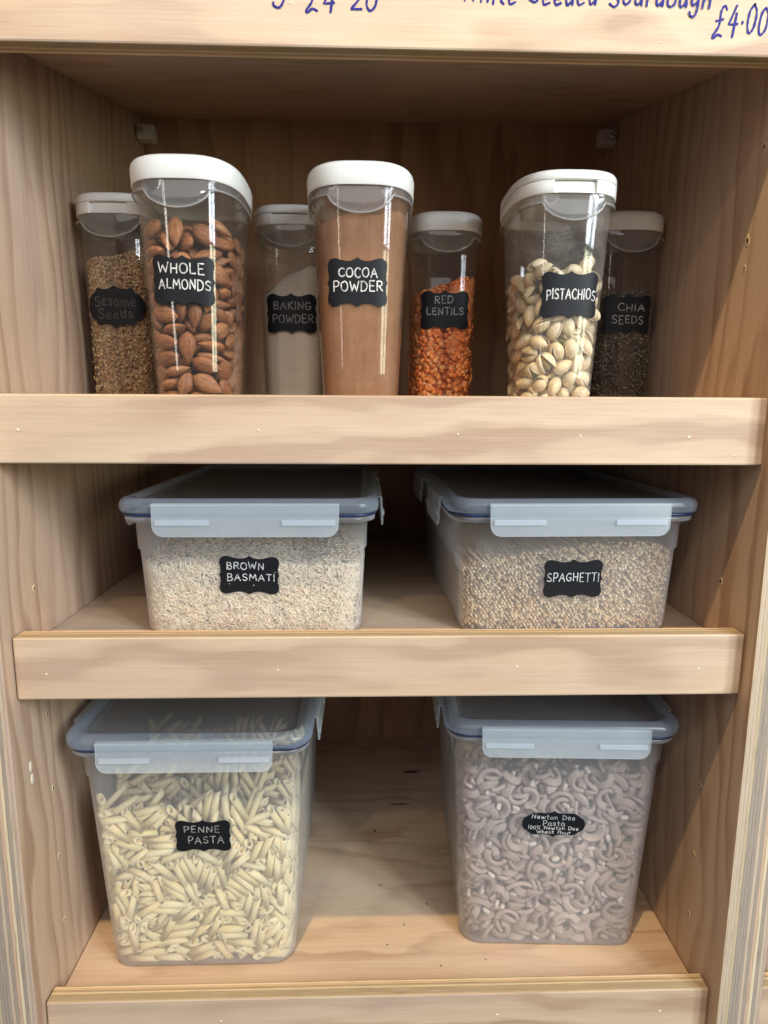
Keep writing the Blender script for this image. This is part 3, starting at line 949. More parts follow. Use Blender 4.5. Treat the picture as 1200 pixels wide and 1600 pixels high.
DATA['curl'] = [
-435,-227,306,68,73,-6,0,1,
815,-230,394,53,54,45,-48,1,
828,-255,944,58,59,39,-42,1,
5,-255,950,71,-66,10,22,1,
634,-228,368,51,61,-45,41,0,
250,-239,620,65,70,18,-21,1,
402,-271,1291,24,20,67,-67,1,
-676,-242,687,56,58,38,-45,0,
-387,-277,1423,57,62,-42,34,1,
-811,-225,315,53,63,-44,35,0,
183,-223,281,20,-29,-67,-65,3,
-536,-285,1588,59,58,38,-41,1,
637,-240,652,41,52,-57,48,0,
176,-298,1872,57,-49,40,52,1,
531,-258,1040,72,-63,12,26,1,
-599,-254,971,63,-70,18,29,1,
24,-283,1594,57,67,-36,31,0,
-265,-288,1696,44,42,54,-59,0,
-698,-299,1949,65,72,-19,16,1,
856,-297,1917,23,17,66,-70,0,
657,-254,1008,29,32,62,-65,0,
419,-238,685,18,-33,55,75,3,
-89,-243,813,16,-26,-63,-71,0,
353,-245,882,31,-45,-67,-50,2,
-755,-224,439,18,-27,-51,-80,3,
237,-222,411,33,-73,34,49,3,
7,-231,608,27,35,59,-67,2,
73,-283,1700,64,76,5,-13,1,
862,-228,579,42,-48,36,68,1,
369,-223,461,64,-75,-15,7,1,
-487,-204,105,41,-57,-53,-47,2,
-627,-264,1366,4,10,-64,-76,3,
-389,-255,1190,48,56,-44,52,2,
139,-266,1421,15,-12,-39,-90,3,
36,-252,1138,40,60,-54,43,3,
-535,-224,558,16,14,65,73,0,
-316,-228,653,55,79,-21,19,3,
-841,-239,890,38,-16,72,55,0,
487,-277,1705,64,77,1,4,2,
-804,-260,1387,46,-88,-8,-5,1,
802,-251,1190,38,-83,-25,-33,1,
-813,-249,1179,39,51,47,-60,3,
-301,-216,496,73,-63,-1,27,1,
425,-206,277,15,3,-31,-94,3,
337,-269,1615,38,-32,-78,-37,2,
-93,-266,1583,45,-57,39,56,0,
-468,-246,1173,19,47,-56,66,1,
-427,-270,1698,63,-73,19,20,0,
-274,-250,1354,30,23,-45,-81,3,
724,-218,697,32,-94,9,3,1,
-143,-233,1022,78,-47,8,40,0,
-857,-214,636,33,-50,-38,-70,0,
297,-238,1136,34,18,-83,40,1,
-697,-255,1518,37,7,63,68,0,
-312,-190,186,26,-90,-6,-34,1,
565,-265,1762,7,41,64,65,0,
613,-270,1875,6,-44,-31,-84,1,
792,-185,120,92,-36,-13,5,1,
-250,-213,714,30,-37,-84,-25,3,
750,-181,36,99,-2,-11,5,1,
333,-189,220,24,31,-46,80,2,
128,-237,1233,21,-10,-60,-76,0,
86,-212,723,14,18,-80,56,3,
-724,-217,846,37,2,56,-74,3,
131,-240,1326,43,5,57,70,0,
-55,-189,256,2,-8,75,65,0,
456,-266,1874,43,-84,17,-28,1,
-678,-227,1061,27,-13,87,39,0,
581,-210,756,10,21,-42,-88,1,
628,-239,1381,44,47,73,-24,3,
-611,-192,391,78,-51,26,25,3,
279,-230,1200,26,-49,-75,-36,0,
-837,-177,104,50,-64,-6,59,0,
-285,-243,1497,70,65,-30,-5,0,
462,-239,1432,26,95,-12,-13,3,
641,-245,1556,62,-61,-49,0,0,
-803,-254,1756,93,-32,11,12,1,
-524,-233,1326,35,1,-34,-87,1,
-105,-174,99,9,19,-29,94,1,
577,-174,97,52,69,47,-20,2,
186,-175,113,28,-82,-47,-18,2,
217,-205,760,30,-65,-2,69,1,
-784,-222,1122,15,-71,-60,-33,2,
-189,-208,827,36,72,-22,55,2,
85,-188,407,69,-7,-67,-27,0,
660,-252,1774,65,-73,5,-19,0,
464,-224,1180,93,-8,-35,7,1,
-725,-227,1260,10,3,96,25,1,
-422,-213,977,1,-34,-35,-87,2,
-51,-189,471,18,-17,95,17,0,
-608,-222,1180,36,86,-29,-22,3,
209,-245,1678,36,22,48,77,0,
138,-203,790,45,-7,-82,-34,2,
637,-190,516,96,-25,-2,-13,0,
-437,-176,226,33,18,31,87,0,
-34,-166,34,98,-1,-10,-19,0,
-350,-208,920,6,-27,45,-85,0,
697,-236,1520,8,36,73,-57,2,
260,-231,1398,61,-78,-8,-11,2,
-107,-174,204,57,44,15,-68,2,
-319,-182,386,48,-19,-17,-84,1,
-837,-236,1514,18,-71,36,58,0,
156,-251,1850,14,-18,97,12,0,
722,-238,1598,2,20,45,87,0,
910,-205,910,73,-11,66,-12,0,
-678,-247,1807,4,-2,32,95,2,
-772,-231,1469,55,-5,29,78,0,
376,-165,109,10,48,56,66,1,
-434,-250,1890,10,-94,-15,29,1,
106,-209,1037,92,8,-34,-18,0,
84,-207,1000,77,-55,-14,-29,3,
-288,-175,337,20,1,-7,98,1,
-130,-236,1623,44,51,-71,22,0,
-3,-230,1521,71,57,-38,-16,2,
-492,-232,1557,1,-21,95,-23,0,
596,-223,1371,11,-73,-12,-67,3,
746,-165,165,22,-7,-10,97,1,
786,-168,228,24,-9,1,97,0,
454,-175,390,76,7,-53,-37,2,
-158,-183,551,1,12,25,96,2,
-40,-174,387,35,-94,-1,5,1,
-224,-224,1437,34,34,35,80,0,
-496,-161,132,23,-47,34,-78,1,
-123,-217,1308,20,15,-21,95,1,
-508,-240,1824,6,59,67,44,0,
-658,-201,993,30,-9,71,64,0,
-289,-217,1328,20,-42,-88,-5,3,
842,-219,1387,8,-4,-1,100,0,
-535,-186,714,82,-18,23,50,3,
269,-181,612,31,39,75,-43,1,
876,-227,1603,39,43,-18,79,1,
236,-228,1624,32,63,-25,67,3,
-285,-209,1228,92,-14,36,0,1,
-630,-164,272,16,92,36,8,0,
-744,-228,1629,94,-19,10,27,2,
-111,-204,1130,10,-40,-64,65,0,
730,-168,369,11,-1,3,-99,0,
-787,-236,1809,96,-28,-3,2,0,
-710,-227,1609,26,93,22,14,1,
811,-228,1643,31,89,-7,-33,2,
754,-242,1936,35,-4,-2,-93,1,
840,-212,1304,5,-6,-19,-98,2,
-591,-154,96,48,81,16,29,1,
433,-208,1245,70,57,-6,-42,1,
-486,-186,786,7,22,-23,94,2,
77,-221,1512,67,-67,22,-24,1,
118,-168,399,21,-89,-36,18,1,
-751,-164,338,0,-19,-96,23,1,
-136,-234,1810,7,-11,-90,-41,1,
-213,-154,158,2,-97,24,3,0,
-634,-187,870,33,73,-58,-15,3,
-771,-177,660,70,-67,1,24,3,
604,-149,86,8,13,3,99,3,
-229,-202,1194,23,25,-85,-41,2,
561,-199,1159,67,55,-19,-45,3,
376,-208,1362,46,-87,2,-19,1,
178,-172,598,3,-6,-9,99,2,
264,-145,31,1,-73,68,2,3,
-35,-233,1889,17,-73,-66,5,2,
-173,-234,1913,60,-3,1,80,2,
-707,-166,484,10,62,64,-43,2,
-258,-145,61,15,89,35,-26,2,
-188,-182,840,6,11,95,30,1,
863,-196,1152,33,-6,-74,59,0,
849,-208,1403,86,-30,8,40,0,
-73,-208,1402,54,51,10,67,2,
-481,-160,404,1,31,-95,10,0,
-890,-200,1247,69,56,7,45,0,
749,-183,927,9,99,4,14,0,
-877,-220,1742,25,-90,36,10,2,
905,-224,1811,49,27,-44,-70,3,
-300,-138,34,1,75,66,-6,0,
396,-160,494,59,78,-9,20,2,
-568,-191,1148,11,-10,-98,-10,3,
162,-145,220,67,6,-2,-74,3,
107,-195,1264,64,-52,-50,-27,0,
305,-186,1078,37,-52,76,11,2,
493,-206,1495,10,33,7,94,3,
-823,-157,479,1,41,-87,27,0,
19,-211,1616,2,26,96,-7,1,
673,-175,853,62,22,16,73,2,
-391,-215,1694,51,15,80,-29,0,
-883,-223,1888,60,74,6,30,1,
-552,-219,1810,71,12,8,-69,3,
-70,-221,1853,10,-43,-86,-24,0,
-447,-170,803,2,-99,4,11,2,
474,-159,580,55,41,43,58,0,
-350,-213,1717,5,79,61,-6,2,
345,-215,1782,45,-10,9,-88,2,
754,-167,792,49,-6,3,-87,0,
636,-189,1240,52,52,-17,-66,0,
551,-139,198,11,-78,55,-27,0,
-804,-146,352,17,35,87,31,0,
-640,-139,204,46,31,-25,-80,0,
676,-162,694,47,-83,-3,-29,1,
948,-210,1714,52,-50,53,-45,3,
-316,-158,618,1,75,-57,-33,0,
260,-196,1426,45,-77,15,-43,3,
167,-174,968,44,44,-25,-74,0,
-43,-182,1146,7,5,96,26,1,
344,-164,801,12,11,-17,-97,3,
-643,-216,1902,1,2,-11,99,0,
-331,-172,993,21,95,-15,-17,0,
443,-170,940,4,3,-98,20,0,
-813,-216,1934,12,-34,-7,93,0,
-900,-218,1971,8,83,-55,-5,0,
553,-163,818,71,-29,-5,-64,3,
487,-198,1556,74,55,35,16,0,
-558,-169,958,79,-60,-8,9,1,
-641,-153,622,10,-1,99,12,3,
-647,-150,584,14,2,81,-58,0,
-146,-169,975,93,-22,30,-5,2,
-813,-183,1280,57,71,18,36,1,
752,-153,675,3,-57,-72,-40,0,
331,-158,781,26,-3,26,-93,0,
-486,-201,1685,56,60,-34,47,1,
713,-208,1887,44,-82,21,31,0,
110,-124,131,1,-73,67,8,0,
-819,-157,822,1,-75,41,52,0,
378,-137,448,77,-7,-44,-46,1,
-840,-180,1355,28,93,-24,-6,1,
272,-136,441,22,-30,-68,-63,1,
-332,-169,1155,13,53,-83,11,0,
-55,-145,649,41,-90,7,-13,0,
-813,-122,179,4,21,-89,41,1,
-916,-161,1014,47,49,-55,-48,1,
-387,-137,518,13,-97,6,20,1,
-769,-117,105,61,-23,6,-76,0,
731,-162,1054,10,44,-86,25,2,
624,-173,1289,37,-32,65,58,3,
-905,-181,1515,62,-36,-67,-20,1,
-489,-135,565,10,55,-27,-79,0,
797,-129,451,15,-90,-41,5,0,
-937,-181,1539,58,-29,-69,33,0,
570,-137,618,2,-90,8,42,0,
487,-179,1503,77,-52,-7,-37,1,
511,-159,1096,9,-46,58,66,1,
253,-127,434,57,-52,-10,63,1,
-412,-139,708,7,31,94,-15,2,
533,-187,1710,35,47,-11,81,3,
-622,-171,1371,46,-75,-47,7,0,
-278,-153,1034,74,-9,-32,-59,1,
-807,-139,737,14,31,81,48,1,
-597,-126,485,80,6,-24,-55,1,
359,-190,1847,88,28,6,38,0,
-355,-123,422,31,95,0,5,3,
-702,-139,787,0,98,9,-18,1,
-691,-105,124,29,-24,-16,-91,0,
812,-127,605,32,-93,-15,8,2,
-262,-188,1888,84,14,-46,27,0,
289,-102,79,71,-53,32,-33,1,
167,-112,283,15,73,66,8,0,
556,-113,319,29,42,38,78,0,
415,-188,1898,98,-3,20,-6,1,
-158,-129,664,72,43,-53,-15,3,
-511,-137,849,45,16,88,7,0,
487,-112,322,10,-76,-20,61,3,
-469,-156,1265,92,-20,1,33,1,
-152,-176,1701,76,-20,-42,-45,0,
-374,-118,529,46,67,-56,-18,1,
-380,-104,249,9,14,-20,96,0,
-331,-126,729,7,-18,-89,-41,1,
121,-176,1794,0,74,67,0,0,
300,-130,844,36,-48,4,80,3,
589,-100,233,53,19,-8,82,1,
-216,-151,1315,34,7,-92,17,1,
20,-129,873,20,-92,-34,8,2,
50,-156,1444,92,30,-13,-20,0,
458,-122,732,19,90,37,10,1,
886,-105,373,54,-33,-60,50,0,
783,-142,1153,77,2,-20,60,2,
-878,-142,1160,34,-39,15,84,1,
768,-171,1771,21,-87,-44,8,2,
199,-174,1893,79,-21,-22,-53,0,
-445,-141,1233,16,-40,7,90,1,
740,-141,1235,42,79,-41,19,3,
-636,-147,1365,35,70,-61,15,3,
-754,-120,819,29,63,68,-24,1,
-246,-102,432,6,68,61,39,3,
298,-128,1004,14,77,-62,0,1,
290,-150,1480,10,29,93,-22,1,
47,-162,1728,9,-93,-34,5,1,
-698,-130,1064,15,-4,-97,18,3,
777,-91,256,64,-19,28,-69,1,
494,-80,32,34,-8,-1,-94,1,
3,-128,1052,19,96,-5,21,3,
122,-149,1538,51,19,-12,83,0,
-261,-132,1189,90,37,-5,24,0,
536,-129,1115,35,-38,-83,21,0,
-649,-155,1681,15,-38,-86,32,0,
810,-160,1834,43,82,-9,-37,0,
-768,-74,55,4,41,-90,14,0,
808,-128,1194,3,-20,96,19,0,
-606,-117,953,90,-40,-4,17,3,
695,-157,1802,8,3,47,88,0,
-425,-139,1463,48,-20,5,85,3,
647,-91,452,19,-18,96,-8,1,
299,-146,1609,4,5,-100,-2,2,
-74,-132,1325,61,46,-17,62,2,
527,-105,769,32,62,-62,-35,1,
225,-86,369,78,-26,21,-53,1,
39,-148,1680,66,-34,41,52,3,
890,-136,1428,78,-17,-10,60,0,
239,-112,927,43,-13,-8,-89,2,
412,-146,1658,78,-43,7,-45,1,
839,-157,1904,81,-20,-2,-55,0,
796,-91,520,2,97,-20,-14,0,
335,-133,1405,12,2,23,96,0,
860,-138,1522,52,20,-21,-80,0,
-830,-100,734,27,-39,6,-88,0,
-50,-72,160,26,-24,-7,93,1,
284,-108,927,55,76,-17,30,1,
-663,-137,1542,51,-16,-68,50,0,
-596,-74,215,60,-3,39,-70,1,
714,-113,1036,44,22,87,0,0,
-578,-144,1695,68,15,-62,-37,1,
782,-78,305,9,35,23,-90,1,
669,-78,311,94,-5,-14,-32,0,
428,-65,80,58,8,-46,-67,2,
-184,-146,1777,49,-33,-81,-1,2,
692,-68,158,90,22,-17,-34,0,
-37,-97,764,69,72,-2,11,2,
-428,-110,1047,91,-41,0,2,3,
298,-142,1731,16,76,62,-8,0,
-60,-63,91,49,-13,-14,-85,0,
419,-92,697,16,65,71,24,1,
411,-99,851,64,-21,-11,-74,1,
876,-90,685,59,32,-32,-66,0,
357,-134,1611,39,89,-10,21,2,
-15,-109,1104,5,59,72,35,3,
-285,-128,1507,37,86,29,-21,1,
-897,-136,1679,58,-9,-22,78,1,
-813,-108,1103,11,60,-29,-73,3,
126,-89,703,20,-84,-49,-14,0,
512,-103,999,42,75,-11,-50,0,
685,-131,1602,24,14,-72,-64,3,
925,-111,1184,70,4,-71,-10,3,
-445,-66,255,93,-24,-21,-19,3,
146,-88,712,13,39,-89,20,1,
-356,-83,628,40,4,-28,87,1,
172,-127,1544,44,-20,7,87,1,
-793,-66,274,90,17,3,39,0,
-669,-144,1899,1,-90,-10,42,0,
34,-79,540,18,-3,-2,-98,1,
-273,-125,1523,44,3,90,-5,1,
747,-121,1458,12,-11,-30,94,1,
21,-80,603,6,-9,-2,-99,0,
835,-58,132,81,16,-55,-12,1,
-85,-126,1584,63,-50,-55,-23,0,
-567,-119,1431,8,50,83,-25,2,
-476,-101,1053,24,67,-69,-12,1,
-632,-52,35,59,-8,-3,-80,0,
-760,-131,1708,69,50,-14,-51,1,
-299,-97,982,43,78,7,44,2,
-526,-68,380,20,20,-95,-13,0,
-78,-83,730,26,26,90,23,0,
-905,-91,901,27,-65,40,-59,1,
-455,-53,115,35,68,64,-5,3,
-330,-127,1676,64,1,-67,38,0,
-668,-117,1504,12,-30,63,71,0,
665,-64,409,71,-17,18,-65,1,
350,-93,1013,5,-62,-72,-31,3,
-693,-94,1035,48,-81,1,-35,0,
-587,-105,1274,19,-81,8,55,0,
54,-47,86,23,-35,-91,0,1,
-305,-47,83,8,50,-85,14,0,
-271,-55,278,25,86,45,-3,0,
747,-81,843,37,36,82,-23,2,
-108,-104,1339,78,-23,-1,-58,0,
637,-69,606,38,-15,89,-21,1,
935,-114,1553,53,35,-70,-34,0,
324,-92,1122,20,68,-70,-4,0,
-165,-112,1532,57,-41,55,-45,0,
-660,-94,1168,37,-49,30,72,1,
38,-49,235,2,40,90,15,1,
-23,-57,403,18,70,-64,-25,2,
-217,-75,791,5,-91,-40,9,1,
-758,-124,1834,57,-35,-9,74,3,
-511,-52,310,37,30,-87,-11,3,
288,-63,552,18,18,-20,95,1,
470,-48,247,36,-27,35,-82,1,
-929,-122,1807,68,2,47,57,3,
-36,-82,972,48,8,-26,83,0,
683,-39,74,1,-1,11,99,3,
-143,-121,1803,32,16,-37,-85,3,
200,-39,86,53,-23,-22,79,3,
-669,-51,343,4,-1,10,99,0,
-364,-112,1622,82,-56,-6,4,2,
-42,-92,1230,5,-97,19,10,0,
-181,-50,357,13,-44,-89,-6,0,
367,-63,644,62,-24,6,-75,1,
714,-77,967,16,-64,-74,15,0,
747,-91,1255,42,50,68,33,3,
140,-112,1711,22,77,37,-47,1,
-854,-59,605,7,83,-37,-42,2,
-345,-73,923,67,-16,-34,64,3,
-357,-115,1798,34,6,-3,-94,3,
-256,-59,630,46,74,-36,-33,1,
-824,-74,946,68,-23,-9,69,0,
-208,-32,95,13,93,35,-4,1,
-734,-71,902,10,21,-97,-11,1,
576,-105,1623,46,40,79,7,0,
696,-60,710,24,-83,47,20,2,
601,-117,1902,23,62,-74,-9,2,
674,-106,1684,36,62,-66,-24,0,
490,-89,1332,70,-31,-40,51,0,
40,-40,312,47,-11,-22,-85,0,
-528,-100,1568,35,-58,9,73,2,
484,-43,383,57,81,-3,14,0,
-605,-65,857,7,22,-11,-97,1,
663,-36,273,49,-54,60,-33,1,
247,-108,1776,48,21,28,81,3,
216,-83,1261,42,-72,10,54,0,
-466,-92,1512,71,58,-37,-15,3,
-430,-41,432,7,66,55,-51,0,
826,-70,1046,57,61,-49,-25,1,
890,-60,838,11,-89,-28,35,3,
-829,-31,233,52,26,-4,81,0,
292,-77,1214,60,2,-14,-79,1,
-73,-91,1556,21,54,-70,41,0,
486,-102,1775,52,-20,67,-48,0,
-842,-95,1674,15,61,73,-26,0,
-55,-24,184,23,83,50,-4,0,
141,-29,308,42,52,-41,-62,0,
-383,-80,1368,9,62,74,-25,0,
-136,-30,330,92,-33,16,14,1,
-584,-98,1765,24,5,94,23,3,
-329,-103,1867,22,6,95,-22,3,
-155,-64,1060,1,-92,25,29,1,
540,-93,1667,40,47,76,22,1,
821,-42,592,37,-61,-43,55,0,
354,-79,1382,65,22,-7,73,0,
378,-44,646,49,86,-8,4,1,
-11,-35,502,81,-37,43,15,1,
682,-74,1327,91,-22,-23,-27,0,
-458,-12,40,1,-38,-92,10,2,
154,-16,143,81,4,-34,-48,1,
-893,-97,1834,67,-9,21,-71,1,
742,-30,458,95,-6,2,-30,1,
591,-42,717,64,-24,-20,70,1,
374,-33,544,82,-42,7,39,1,
645,-97,1898,31,-40,33,79,0,
595,-23,332,69,8,27,67,0,
34,-73,1406,26,-82,50,-4,0,
365,-92,1803,79,-44,34,26,3,
-618,-36,633,78,18,-56,-18,0,
-76,-17,255,82,6,-8,56,2,
-109,-22,383,37,-34,-8,-86,2,
55,-40,780,50,7,-29,-81,2,
81,-66,1318,51,50,37,59,0,
899,-74,1489,74,-9,-36,56,0,
-704,-15,245,68,5,-37,-63,2,
318,-10,168,47,76,-37,-25,3,
241,-61,1257,85,-32,-26,-34,0,
434,-45,918,75,-38,-30,-45,0,
-676,-55,1161,0,-44,75,-49,2,
-528,-78,1652,46,59,-32,-58,2,
496,-56,1198,25,24,-93,-11,1,
528,-21,460,73,5,-33,-59,0,
956,-92,1961,47,-43,-53,55,1,
-684,-27,617,16,-46,-62,-61,3,
-4,-77,1656,71,57,-40,-3,1,
864,-31,709,51,62,37,47,0,
-499,-19,456,64,-37,16,-65,0,
745,-81,1766,47,-60,64,-5,0,
609,-63,1375,39,91,11,11,1,
16,-52,1156,30,-19,-35,-87,1,
321,-9,255,93,-7,23,-28,1,
-164,-41,933,24,-40,74,48,3,
816,-72,1580,75,26,-19,-59,0,
364,-55,1238,9,64,24,-73,1,
451,-48,1108,5,-61,70,38,0,
-213,-63,1417,0,-1,9,-100,0,
307,-3,189,91,-19,-23,29,0,
-809,-15,464,7,22,14,96,0,
-472,-59,1381,62,1,15,-77,0,
251,-15,469,4,52,85,3,0,
-310,-4,243,51,-85,13,5,2,
-392,-15,485,83,-12,-12,-52,0,
393,-7,320,32,4,-72,-62,3,
20,-39,1000,37,80,35,30,3,
-285,-17,541,11,-65,-63,42,3,
824,4,96,67,26,-12,-69,2,
95,-13,450,22,70,66,-17,1,
65,-24,701,55,82,11,12,1,
710,-15,548,28,70,65,-9,2,
385,-1,255,83,44,23,-26,1,
512,-17,603,63,-40,41,-52,0,
43,-18,626,32,39,-50,-70,3,
155,-15,555,49,47,-50,-54,0,
-771,-19,666,83,23,-13,49,2,
-868,7,121,29,77,24,52,2,
776,12,36,99,7,-11,4,0,
-699,-77,1904,98,-15,-3,15,1,
-391,-30,917,93,-24,4,28,1,
31,-3,364,13,49,84,-20,0,
190,-72,1841,65,11,-70,27,3,
902,-28,932,13,-57,-38,71,1,
-718,-59,1580,96,-22,-12,14,2,
-60,15,37,93,-9,-6,36,1,
830,-58,1617,45,71,38,39,0,
168,-35,1117,23,79,56,7,1,
-818,-9,584,32,4,2,95,2,
-349,-36,1153,24,95,2,-19,3,
-735,2,380,79,-55,13,-24,0,
-73,-31,1083,77,-15,-3,-61,2,
346,-13,712,5,-68,72,-17,0,
340,-15,762,12,-10,99,-6,0,
-847,-45,1406,43,-72,7,54,2,
-763,-67,1876,4,-6,-20,98,3,
827,-47,1449,23,-14,85,-45,3,
424,-30,1110,2,-33,-85,40,0,
-564,-30,1111,41,-23,-10,-88,1,
189,-27,1049,30,64,70,-11,2,
521,-69,1925,85,32,22,35,0,
503,-56,1651,2,-69,54,47,3,
420,19,84,7,-8,-99,-12,3,
-377,-14,790,31,-23,-4,-92,1,
416,22,34,99,-7,-5,-7,1,
47,-58,1713,75,25,51,33,1,
]

